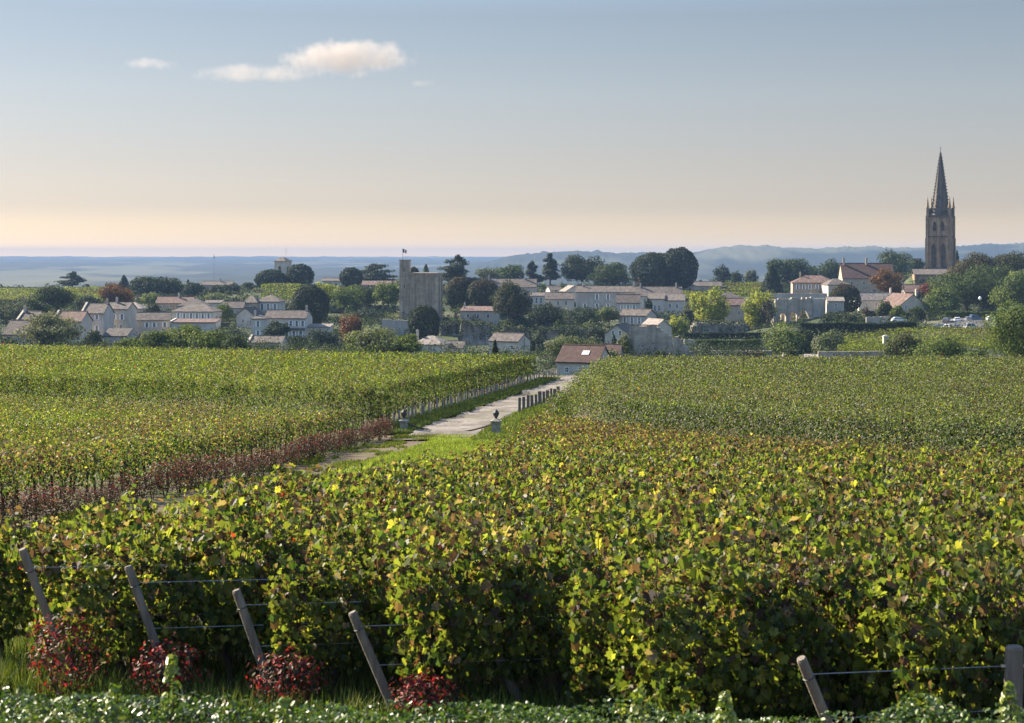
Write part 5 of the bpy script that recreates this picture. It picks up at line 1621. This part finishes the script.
def steeple():
    D = 720; s = D / F
    e = empty('church_steeple', at(940.5, 273, D), R(-25))
    tag(e, 'tall brown stone church bell tower with a crocketed pointed spire', 'church tower')
    w = 22.3 * s
    zt = (273 - 216.5) * s; zm = (273 - 236.5) * s
    h = w / 2
    core = MB(); core.box(-h + .9, h - .9, -h + .9, h - .9, -6, zt - .3)
    core.build('belfry_core', M['limestone_dark'], e)
    wl_ = MB()
    lo = MB()
    def ring(z0, hh, holes, mb, grow):
        for k in range(4):
            t = MB()
            ww = w + 2 * grow
            t_w = ww if k % 2 == 0 else ww - 1.6
            arch_panel(t, t_w, hh, holes, -h - grow, -h - grow + .8, 0, z0)
            rot = Matrix.Rotation(R(90) * k, 4, 'Z')
            mb.add([rot @ Vector(v) for v in t.v], t.f)
    ring(0, zm, [(-2.1, 1.05, 2.4, zm - 5.0, 1.8), (2.1, 1.05, 2.4, zm - 5.0, 1.8)], wl_, 0)
    ring(zm, zt - zm, [(-1.7, .8, 2.4, (zt - zm) - 3.6, 1.3), (1.7, .8, 2.4, (zt - zm) - 3.6, 1.3)], wl_, -.12)
    wl_.build('wall', M['limestone_warm'], e)
    bt = MB()
    for sx in (-1, 1):
        for sy in (-1, 1):
            bt.box(sx * h - .75, sx * h + .75, sy * h - .75, sy * h + .75, -6, zm - .8)
            bt.box(sx * h - .55, sx * h + .55, sy * h - .55, sy * h + .55, zm - .8, zt + .3)
    for k in range(4):
        rot = Matrix.Rotation(R(90) * k, 4, 'Z')
        t = MB(); t.box(-.4, .4, -h - .35, -h + .1, 0, zm - .5)
        bt.add([rot @ Vector(v) for v in t.v], t.f)
    bt.build('buttress', M['limestone_warm'], e)
    co = MB()
    for z, g, hh in ((zm - .3, .35, .5), (zt - .3, .45, .55)):
        co.box(-h - g, h + g, -h - g, h + g, z, z + hh)
    co.prism([(-h - 1.4, -6), (h + 1.4, -6), (h + 1.4, 1.2), (h + .3, 2.6), (-h - .3, 2.6), (-h - 1.4, 1.2)], 'x', -h - 1.3, h + 1.3)
    co.build('cornice', M['limestone_dark'], e)
    # gallery of open arches between the pinnacles
    ga = MB()
    for k in range(4):
        rot = Matrix.Rotation(R(90) * k, 4, 'Z')
        t = MB(); arch_panel(t, w - 1.2, 3.4, [(-w * .27, 1.15, .4, 1.7, 1.1), (w * .27, 1.15, .4, 1.7, 1.1)], -h + .1, -h + .5, 0, zt + .26)
        ga.add([rot @ Vector(v) for v in t.v], t.f)
    ga.build('gallery', M['limestone_dark'], e)
    for sx in (-1, 1):
        for sy in (-1, 1):
            pm = MB()
            pm.box(sx * h * .96 - .5, sx * h * .96 + .5, sy * h * .96 - .5, sy * h * .96 + .5, zt + .25, zt + 3.9)
            pm.lathe([(.82, zt + 3.9), (.55, zt + 5.0), (.28, zt + 7.2), (.06, zt + 9.0)], 6, sx * h * .96, sy * h * .96)
            pm.build('pinnacle', M['limestone_warm'], e)
    zs, ztop = zt + .2, (273 - 153.5) * s
    r0 = 4.05
    sp = MB(); sp.lathe([(r0, zs), (r0 * .97, zs + 2), (.28, ztop)], 8)
    so = sp.build('spire', M['limestone_dark'], e)
    so.rotation_euler = (0, 0, R(22.5))
    for k in range(8):                              # each edge of the spire: a rib set with crockets
        a = R(45) * k
        ck = MB()
        ck.tube([(r0 * .98 * math.cos(a), r0 * .98 * math.sin(a), zs + 2), (.3 * math.cos(a), .3 * math.sin(a), ztop)], .13, 5)
        for i in range(17):
            t = (i + .8) / 18
            r = r0 * .97 * (1 - t) + .28 * t + .12
            z = zs + 2 + (ztop - zs - 2) * t
            x, y = r * math.cos(a), r * math.sin(a)
            c_ = .46 - .2 * t
            ck.box(x - c_, x + c_, y - c_, y + c_, z - .28, z + .3, .1)
        ck.build('rib', M['limestone_dark'], so)
    fi = MB(); fi.lathe([(.3, ztop - .2), (.55, ztop + .2), (.2, ztop + .6), (.12, ztop + 1.4)], 8)
    fi.box(-.06, .06, -.06, .06, ztop + 1.4, ztop + 3.2); fi.box(-.5, .5, -.05, .05, ztop + 2.3, ztop + 2.45)
    fi.build('finial', M['limestone_dark'], e)
    # church body below the tower
    n = empty('church_nave', at(938, 284, 700), R(-10))
    tag(n, 'long beige stone church roof and wall at the foot of the steeple', 'church')
    a = MB(); a.box(-10, 8, 0, 14, -5, 4.2); a.build('wall', M['limestone_warm'], n)
    b = MB(); b.prism([(-.5, 4.0), (7, 6.2), (14.5, 4.0), (14.5, 4.2), (7, 6.45), (-.5, 4.2)], 'x', -10.4, 8.4); b.build('roof', M['roof_brown'], n)


steeple()


def bell_tower():
    D = 765; s = D / F
    e = empty('bell_tower', at(283, 290, D), R(-24))
    tag(e, 'small square beige bell tower with a low pyramid roof behind the dome trees', 'bell tower')
    w, zt = 12.3 * s, (290 - 261.5) * s
    h = w / 2
    core = MB(); core.box(-h + .5, h - .5, -h + .5, h - .5, -4, zt - .1); core.build('belfry_core', M['pane'], e)
    wm = MB()
    for k in range(4):
        t = MB(); arch_panel(t, w if k % 2 == 0 else w - .9, zt, [(0, .85, zt * .62, zt * .8, .7)], -h, -h + .45)
        rot = Matrix.Rotation(R(90) * k, 4, 'Z'); wm.add([rot @ Vector(v) for v in t.v], t.f)
    wm.box(-h, h, -h, h, -5, -.01)
    wm.build('wall', M['cream_wall'], e)
    co = MB(); co.box(-h - .2, h + .2, -h - .2, h + .2, zt * .5, zt * .5 + .25); co.box(-h - .3, h + .3, -h - .3, h + .3, zt, zt + .25)
    co.build('cornice', M['cream_wall'], e)
    rf = MB(); q = h + .45
    rf.add([(-q, -q, zt + .25), (q, -q, zt + .25), (q, q, zt + .25), (-q, q, zt + .25), (0, 0, zt + 2.3)], [(3, 2, 1, 0), (0, 1, 4), (1, 2, 4), (2, 3, 4), (3, 0, 4)])
    rf.build('roof', M['roof_brown'], e)
    m = at(286, 262, D + 6); me_ = empty('mast', (m.x, m.y, m.z - 6))
    tag(me_, 'thin pale mast rising behind the small square bell tower', 'mast')
    mb = MB(); mb.tube([(0, 0, -8), (0, 0, 14)], [.14, .06], 5); mb.build('pole', M['wire'], me_)
    mb = MB(); mb.box(-.5, .5, -.05, .05, 11.0, 11.1); mb.box(-.35, .35, -.05, .05, 12.2, 12.3); mb.build('crossbar', M['wire'], me_)


bell_tower()


def ruin_block():
    D = 345; s = D / F
    e = empty('ruined_building', at(643, 358, D), R(-8))
    tag(e, 'roofless ruined stone block with a crumbling tail wall sloping right', 'ruin')
    w, H = 27 * s, (358 - 325.5) * s
    mb = MB()
    k = 9
    prev = None
    for i in range(k):
        xa, xb = -w / 2 + w * i / k, -w / 2 + w * (i + 1) / k
        mb.box(xa, xb, rnd.uniform(-.06, .06), 1.0, -4, H * (1 + rnd.uniform(-.03, .03)))
    for i in range(5):
        mb.box(-w / 2, -w / 2 + .9, 1.0 + i * 1.5, 2.5 + i * 1.5, -4, H * rnd.uniform(.86, 1))
        mb.box(w / 2 - .9, w / 2, 1.0 + i * 1.5, 2.5 + i * 1.5, -4, H * rnd.uniform(.84, .97))
    mb.build('wall', M['rubble'], e)
    t = MB()
    tops = [.93, .86, .78, .70, .60, .66, .58, .44, .36, .2]
    x = w / 2
    for q in tops:
        t.box(x + .003, x + .003 + .78, .1 + rnd.uniform(-.1, .1), 1.2, -4, H * q)
        x += .78
    t.build('tail_wall', M['rubble'], e)
    iv = 500
    p = np.stack([(rng.random(iv) - .5) * w, rng.random(iv) * 1.0, H + .12 * rng.random(iv)], 1)
    link('ivy', leaf_mesh('ivy', p, .3 * (.7 + .5 * rng.random(iv)), rng.normal(size=(iv, 3)) * .5 + np.array((0, 0, 1)), pal(iv, [BL, DG, OL], [2, 2, 1]), KITE), M['tree_leaf'], e)


ruin_block()


def ruin_arches():
    D = 520; s = D / F
    e = empty('ruined_arcade', at(794, 330, D), R(14))
    tag(e, 'ruined stone front with tall broken arches and a sunlit ragged left end', 'ruin')
    w, H = 40 * s, (330 - 300) * s
    mb = MB()
    arch_panel(mb, w, H, [(-w * .30, 1.1, 1.2, H * .45, 1.4), (-w * .02, 1.3, 3.0, H * .5, 1.2), (w * .26, 1.9, .9, H * .40, 2.9)], 0, 1.1, 0, 0, 10)
    mb.box(-w / 2, w / 2, .05, 1.05, -4, -.003)
    x = -w / 2
    while x < w / 2 - .4:
        b = rnd.uniform(.5, 1.1)
        mb.box(x, min(x + b, w / 2), .1, 1.0, H + .003, H + rnd.uniform(.1, 1.0) * (1.1 if x > -w * .1 else .5)); x += b + .01
    for i in range(6):
        mb.box(-w / 2 - .9 - .05 * i, -w / 2 - .003, -.5 + i * .35, -.2 + i * .35, -4, H * rnd.uniform(.45, .9))
    mb.build('wall', M['rubble'], e)
    bk = MB(); arch_panel(bk, w * .55, H * .8, [(w * .12, 1.3, .6, H * .4, 1.6)], 5.0, 5.8, w * .1, 0); bk.build('back_wall', M['rubble'], e)
    rp = MB(); rp.box(w / 2 + .003, w / 2 + 13.5 * s, -.25, 1.4, -4, (330 - 298.5) * s); rp.build('end_wall', M['grey_wall'], e)
    bs = MB(); bs.box(w * .36, w * .36 + 1.2, -1.3, -.1, -3, 1.5, .12); bs.build('plinth', M['rubble'], e)


ruin_arches()


# limestone cliff faces of the old quarries
def cliff(label, px0, px1, top, base, D, th=5.0):
    a, b = at(px0, base, D), at(px1, base, D)
    L, H = (b - a).length, (base - top) * D / F
    nx, nz = max(12, int(L / .7)), max(8, int(H / .7))
    U, Vv = np.meshgrid(np.linspace(0, 1, nx), np.linspace(0, 1, nz))
    sd = rnd.randrange(999)
    prof = np.clip(np.minimum(U, 1 - U) * 9 + .35, 0, 1) * (.82 + .3 * (fbm(U * 7, U * 0, sd) - .3))
    X = (U - .5) * L
    Z = -2.5 + Vv * (H * prof + 2.5)
    Yv = Vv * 2.0 + (fbm(X / 1.6, Z / 1.1, sd + 1, 5) - .5) * 2.0
    idx = np.arange(nx * nz).reshape(nz, nx)
    f = np.stack([idx[:-1, :-1], idx[:-1, 1:], idx[1:, 1:], idx[1:, :-1]], -1).reshape(-1, 4)
    V0 = np.stack([X.ravel(), Yv.ravel(), Z.ravel()], 1)
    V1 = np.stack([X.ravel(), Yv.ravel() + th, Z.ravel()], 1)
    o_ = nx * nz
    ed = np.concatenate([idx[0, :], idx[1:, -1], idx[-1, -2::-1], idx[-2:0:-1, 0]])
    e2 = np.roll(ed, -1)
    side = np.stack([ed, ed + o_, e2 + o_, e2], -1)
    F_ = np.concatenate([f, f[:, ::-1] + o_, side])
    me = np_mesh('cliff_face', np.concatenate([V0, V1]), None, None, None, F_.ravel(), np.arange(0, F_.size, 4))
    o = link('cliff_face', me, M['cliff_stone']); o.location = (a + b) / 2
    iv = 1500
    u = rng.random(iv)
    hang = rng.random(iv) < .45
    top_ = np.interp(u, np.linspace(0, 1, nx), prof[0]) * H
    p = np.stack([(u - .5) * L, np.where(hang, 1.2 - .8 * rng.random(iv), 1.5 + (th - 1.0) * rng.random(iv)), np.where(hang, top_ * (1 - .55 * rng.random(iv) ** 1.5 * (fbm(u * 9, u * 0, sd + 3) > .45)), top_ + .9 * rng.random(iv))], 1)
    link('ivy', leaf_mesh('ivy', p, .45 * (.7 + .5 * rng.random(iv)), rng.normal(size=(iv, 3)) * .6 + np.array((0, -.4, .8)), pal(iv, [BL, DG, MG, OL], [3, 3, 1, 1]), KITE), M['tree_leaf'], o)
    tag(o, label, 'cliff')


cliff('pale limestone cliff face lit at the right foot of the keep', 438, 462, 320, 343, 500)
cliff('grey limestone cliff with caves under the red terrace house', 458, 492, 320, 352, 470)
cliff('shaded bluish limestone cliff above the white gabled house', 494, 532, 327, 350, 440)
cliff('shaded limestone cliff between the white gabled house and the maroon roof', 536, 562, 328, 352, 460)
cliff('pale rock band under the cliff shrubs below the large grey townhouse', 560, 606, 327, 342, 500)
cliff('grey limestone bank below the larger yellow green tree', 690, 752, 322, 340, 480)
cliff('pale rock outcrop at the end of the low rubble wall by the road', 788, 800, 354, 366, 310)

# sloping road and grass bank left of the rubble wall
def strip(name, quad, mat, dz=.08, k=24):
    (a, b, c, d) = quad                       # (px, D) corners: near left, near right, far right, far left
    U, V = np.meshgrid(np.linspace(0, 1, k), np.linspace(0, 1, k))
    D = (a[1] * (1 - U) + b[1] * U) * (1 - V) + (d[1] * (1 - U) + c[1] * U) * V
    px = (a[0] * (1 - U) + b[0] * U) * (1 - V) + (d[0] * (1 - U) + c[0] * U) * V
    X = ((px - CX) / F * D).ravel(); Y = D.ravel(); Z = land(X, Y) + dz
    idx = np.arange(k * k).reshape(k, k)
    f = np.stack([idx[:-1, :-1], idx[:-1, 1:], idx[1:, 1:], idx[1:, :-1]], -1).reshape(-1, 4)
    o = link(name, np_mesh(name, np.stack([X, Y, Z], 1), None, None, None, f.ravel(), np.arange(0, f.size, 4)), mat)
    tag(o, kind='structure')


strip('road', [(806, 300), (823, 300), (818, 375), (802, 375)], mottled('road_pale', (.15, .135, .12), (.21, .19, .17), .6), .12)
strip('car_park', [(928, 438), (1006, 438), (1006, 498), (946, 496)], M['asphalt'], .15)

# gate pillars, lamps and signs near the right hand side
def small_pillar(px, top, base, D, w, label):
    s = D / F
    e = empty('gate_pillar', at(px, base, D)); tag(e, label, 'pillar')
    H = (base - top) * s
    mb = MB(); mb.box(-w / 2, w / 2, -w / 2, w / 2, -1, H * .9); mb.build('shaft', M['cream_wall'], e)
    c = MB(); c.box(-w / 2 - .12, w / 2 + .12, -w / 2 - .12, w / 2 + .12, H * .9, H * .94); c.box(-w / 2 + .05, w / 2 - .05, -w / 2 + .05, w / 2 - .05, H * .94, H, .2); c.build('cap', M['cream_wall'], e)


small_pillar(885.5, 335, 352, 330, 1.0, 'tall white gate pillar beside the brownish bush')
small_pillar(906.5, 323.5, 334, 420, .8, 'left one of two small pale pillars at the hedge end')
small_pillar(911, 324, 334, 420, .8, 'right one of two small pale pillars at the hedge end')


def lamp(px, top, base, D, label):
    s = D / F; H = (base - top) * s
    e = empty('street_lamp', at(px, base, D)); tag(e, label, 'street lamp')
    mb = MB(); mb.tube([(0, 0, -1), (0, 0, H * .5), (0, 0, H)], [.09, .07, .05], 7); mb.build('pole', M['dark_metal'], e)
    h = MB(); h.lathe([(.1, H - .1), (.42, H + .3), (.5, H + .55), (.34, H + .95), (.08, H + 1.1)], 10); h.build('lantern', M['shutter'], e)


lamp(980, 300, 318, 495, 'white headed street lamp against the dark tree above the cars')
e = empty('road_sign', at(754.5, 362, 345)); tag(e, 'small white round road sign by the grass bank', 'road sign')
mb = MB(); mb.tube([(0, 0, -.5), (0, 0, 2.2)], .05, 6); mb.build('pole', M['wire'], e)
mb = MB(); mb.prism([(.45 * math.cos(k * .628), 1.9 + .45 * math.sin(k * .628)) for k in range(10)], 'y', -.1, -.06); mb.build('sign_plate', M['shutter'], e)
mm = at(214, 262, 2600); e = empty('mast', (mm.x, mm.y, -46)); tag(e, 'faint tall mast on the far plain at the left', 'mast')
mb = MB(); mb.tube([(0, 0, 0), (0, 0, 50)], [.28, .16], 5); mb.build('pole', M['dark_metal'], e)
mb = MB(); mb.lathe([(.4, 42), (.8, 43), (.8, 46), (.4, 47)], 6); mb.build('antenna', M['dark_metal'], e)


# cars
def car_paint(name, c, metal=.3):
    m, n, l, p = new_mat(name)
    p.inputs['Base Color'].default_value = c + (1,); p.inputs['Roughness'].default_value = .3; p.inputs['Metallic'].default_value = metal
    p.inputs['Coat Weight'].default_value = .6
    tc = n.new('ShaderNodeTexNoise'); tc.inputs['Scale'].default_value = 3
    mr = n.new('ShaderNodeMapRange'); mr.inputs['To Min'].default_value = .22; mr.inputs['To Max'].default_value = .42
    l.new(tc.outputs['Fac'], mr.inputs['Value']); l.new(mr.outputs[0], p.inputs['Roughness'])
    return m


PAINT = {'white': car_paint('paint_white', (.75, .75, .74), 0), 'silver': car_paint('paint_silver', (.45, .46, .48), .6), 'blue': car_paint('paint_blue', (.06, .10, .2)),
         'dark': car_paint('paint_dark', (.03, .032, .038)), 'grey': car_paint('paint_grey', (.16, .17, .19), .5)}


def car(px, base, D, yawd, paint, label, van=False):
    e = empty('parked_car', at(px, base, D), R(yawd))
    tag(e, label, 'car', 'cars in the car park below the trees')
    L, Wc = 4.3, 1.75
    hh = 1.95 if van else 1.46
    lower = [(-2.15, .32), (2.15, .32), (2.17, .62), (2.05, .80), (1.15, .93), (-1.9, .97), (-2.15, .86)]
    cab = [(-1.98, .93), (1.05, .93), (.35, hh - .04), (.1, hh), (-1.25, hh), (-1.6, hh - .06)]
    def body(prof, w0, w1, zs):
        mb = MB(); n = len(prof)
        zmin, zmax = min(z for _, z in prof), max(z for _, z in prof)
        vs = []
        for sg in (-1, 1):
            for x, z in prof:
                t = (z - zmin) / (zmax - zmin)
                vs.append((x, sg * (w0 * (1 - t) + w1 * t) / 2, z))
        fs = [tuple(range(n)), tuple(range(2 * n - 1, n - 1, -1))] + [(i, n + i, n + (i + 1) % n, (i + 1) % n) for i in range(n)]
        mb.add(vs, fs); return mb
    b = body(lower, Wc, Wc - .08, 0)
    c2 = body(cab, Wc - .1, Wc - .42, 0); b.add(c2.v, c2.f)
    b.build('body', PAINT[paint], e)
    g = MB()
    for sg in (-1, 1):
        t0_, t1_ = (1.0 - .93) / (hh - .93), (hh - .14 - .93) / (hh - .93)
        y0 = sg * ((Wc - .1) * (1 - t0_) + (Wc - .42) * t0_) / 2; y1 = sg * ((Wc - .1) * (1 - t1_) + (Wc - .42) * t1_) / 2
        o_ = sg * .012
        for (xa, xb, xc, xd) in ((-1.75, -.5, -.55, -1.5), (-.42, .85, .32, -.47)):
            vs = [(xa, y0 + o_, 1.0), (xb, y0 + o_, 1.0), (xc, y1 + o_, hh - .14), (xd, y1 + o_, hh - .14)]
            vi = [(x, y - sg * .03, z) for x, y, z in vs]
            g.add(vs + vi, [(0, 1, 2, 3), (7, 6, 5, 4), (0, 4, 5, 1), (1, 5, 6, 2), (2, 6, 7, 3), (3, 7, 4, 0)])
    for (xa, za, xb, zb_) in ((1.03, .97, .42, hh - .08), (-1.97, 1.0, -1.65, hh - .12)):
        dx = .02 if xa > 0 else -.02
        vs = [(xa + dx, -.68, za), (xa + dx, .68, za), (xb + dx, .6, zb_), (xb + dx, -.6, zb_)]
        vi = [(x - 3 * dx, y, z) for x, y, z in vs]
        g.add(vs + vi, [(0, 1, 2, 3), (7, 6, 5, 4), (0, 4, 5, 1), (1, 5, 6, 2), (2, 6, 7, 3), (3, 7, 4, 0)])
    g.build('window', M['pane'], e)
    for x in (-1.35, 1.35):
        for sg in (-1, 1):
            wmb = MB(); wmb.tube([(x, sg * (Wc / 2 - .2), .32), (x, sg * (Wc / 2 + .015), .32)], .33, 14)
            wo = wmb.build('wheel', M['dark_metal'], e)
            r2 = MB(); r2.tube([(x, sg * (Wc / 2), .32), (x, sg * (Wc / 2 + .03), .32)], .2, 10); r2.build('rim', M['wire'], wo)
    for sg in (-1, 1):
        hl = MB(); hl.box(2.0, 2.17, sg * .6 - .17, sg * .6 + .17, .64, .78); hl.build('headlight', M['shutter'], e)
        tl = MB(); tl.box(-2.17, -2.05, sg * .68 - .1, sg * .68 + .1, .7, .86); tl.build('tail_light', M['flag_red'], e)


for a in [(939, 329, 446, 172, 'silver', 'silver car leftmost in the front row of the car park'),
          (948, 329.5, 445, 60, 'white', 'white car second from the left in the front row of the car park'),
          (957, 329, 446, 70, 'silver', 'silver car in the middle of the front row of the car park'),
          (972, 330, 444, 5, 'white', 'long white car broadside in the front row of the car park', True),
          (990, 330, 445, 80, 'grey', 'grey car rightmost in the front row of the car park'),
          (948, 322.5, 478, 50, 'grey', 'dark grey car at the left end of the back row of the car park'),
          (957, 322, 480, 80, 'white', 'white car second in the back row of the car park'),
          (968, 321.5, 482, 85, 'silver', 'silver car left of the blue van in the back row'),
          (976, 321, 482, 10, 'blue', 'dark blue car in the back row of the car park', True),
          (993, 321, 484, 12, 'white', 'white car at the right end of the back row under the trees'),
          (899, 322, 470, 8, 'white', 'white car alone beside the dark clipped hedge')]:
    car(*a)

# ------------------------------------------------------------------ clouds (outside the haze)
def cloud(label, px, py, wpx, hpx, D, seed, dens, puffs):
    c = at(px, py, D)
    s = D / F
    bm = bmesh.new()
    for (u, v, r) in puffs:
        bmesh.ops.create_icosphere(bm, subdivisions=3, radius=1.0,
                                   matrix=Matrix.Translation((u * wpx * s, rnd.uniform(-.25, .25) * hpx * s, v * hpx * s)) @ Matrix.Diagonal((r * hpx * s * 1.25, r * hpx * s * 1.2, r * hpx * s, 1)))
    me = bpy.data.meshes.new('cloud'); bm.to_mesh(me); bm.free()
    return me, c


def cloud_mat(name, seed, wid, hei, dens, nscale):
    m = bpy.data.materials.new(name); m.use_nodes = True
    n, l = m.node_tree.nodes, m.node_tree.links
    n.clear()
    out = n.new('ShaderNodeOutputMaterial'); v = n.new('ShaderNodeVolumePrincipled')
    v.inputs['Color'].default_value = (.56, .515, .49, 1); v.inputs['Anisotropy'].default_value = .35
    tc = n.new('ShaderNodeTexCoord')
    nz = n.new('ShaderNodeTexNoise'); nz.inputs['Scale'].default_value = nscale; nz.inputs['Detail'].default_value = 9; nz.inputs['Roughness'].default_value = .74
    ad = n.new('ShaderNodeVectorMath'); ad.operation = 'ADD'; ad.inputs[1].default_value = (seed * 100, 0, 0)
    l.new(tc.outputs['Object'], ad.inputs[0]); l.new(ad.outputs[0], nz.inputs['Vector'])
    # soft body: distance from the flattened middle line
    mp = n.new('ShaderNodeMapping'); mp.inputs['Scale'].default_value = (1 / wid, 1 / (hei * 1.6), 1 / hei)
    l.new(tc.outputs['Object'], mp.inputs[0])
    ln = n.new('ShaderNodeVectorMath'); ln.operation = 'LENGTH'; l.new(mp.outputs[0], ln.inputs[0])
    fall = n.new('ShaderNodeMapRange'); fall.inputs['From Min'].default_value = .25; fall.inputs['From Max'].default_value = 1.0
    fall.inputs['To Min'].default_value = .17; fall.inputs['To Max'].default_value = -.32
    l.new(ln.outputs['Value'], fall.inputs['Value'])
    a = n.new('ShaderNodeMath'); a.operation = 'ADD'; l.new(nz.outputs['Fac'], a.inputs[0]); l.new(fall.outputs[0], a.inputs[1])
    mr = n.new('ShaderNodeMapRange'); mr.inputs['From Min'].default_value = .50; mr.inputs['From Max'].default_value = .72
    mr.inputs['To Min'].default_value = 0; mr.inputs['To Max'].default_value = dens
    l.new(a.outputs[0], mr.inputs['Value']); l.new(mr.outputs[0], v.inputs['Density'])
    l.new(v.outputs[0], out.inputs['Volume'])
    return m


def add_cloud(label, px, py, wpx, hpx, D, seed, dens, nscale):
    s = D / F
    c = at(px, py, D)
    W_, H_ = wpx * s / 2, hpx * s / 2
    mb = MB(); mb.box(-W_, W_, -H_ * 1.6, H_ * 1.6, -H_, H_)
    o = mb.build('cloud', cloud_mat('cloud_volume', seed, W_, H_, dens, nscale)); o.location = c
    tag(o, label, 'cloud')


add_cloud('large puffy cream cloud with a greyish right end', 345, 58, 256, 66, 6000, 1.3, .011, .0105)
add_cloud('thin pale tail of the large cloud on its lower left', 256, 74, 240, 36, 6000, 2.1, .007, .010)
add_cloud('small separate wisp of cloud left of the large one', 150, 63, 90, 24, 6000, 3.7, .008, .012)
add_cloud('tiny faint cloud scrap right below the large cloud', 421, 83, 44, 16, 6000, 5.2, .007, .02)

# ------------------------------------------------------------------ the air
mb = MB(); mb.box(-9000, 9000, -70, 11700, -60, 53)
hz = mb.build('haze', None)
tag(hz, 'pale blue haze over the plain', 'haze', kind='stuff')
hm = bpy.data.materials.new('haze'); hm.use_nodes = True
hn_, hl_ = hm.node_tree.nodes, hm.node_tree.links
hn_.clear()
ho = hn_.new('ShaderNodeOutputMaterial'); hv = hn_.new('ShaderNodeVolumePrincipled')
hv.inputs['Color'].default_value = (.20, .315, .53, 1)
hv.inputs['Density'].default_value = 1.15e-4
hv.inputs['Anisotropy'].default_value = 0.0
hl_.new(hv.outputs[0], ho.inputs['Volume'])
hz.data.materials.append(hm)
S.cycles.volume_step_rate = 1.0
S.cycles.volume_max_steps = 256
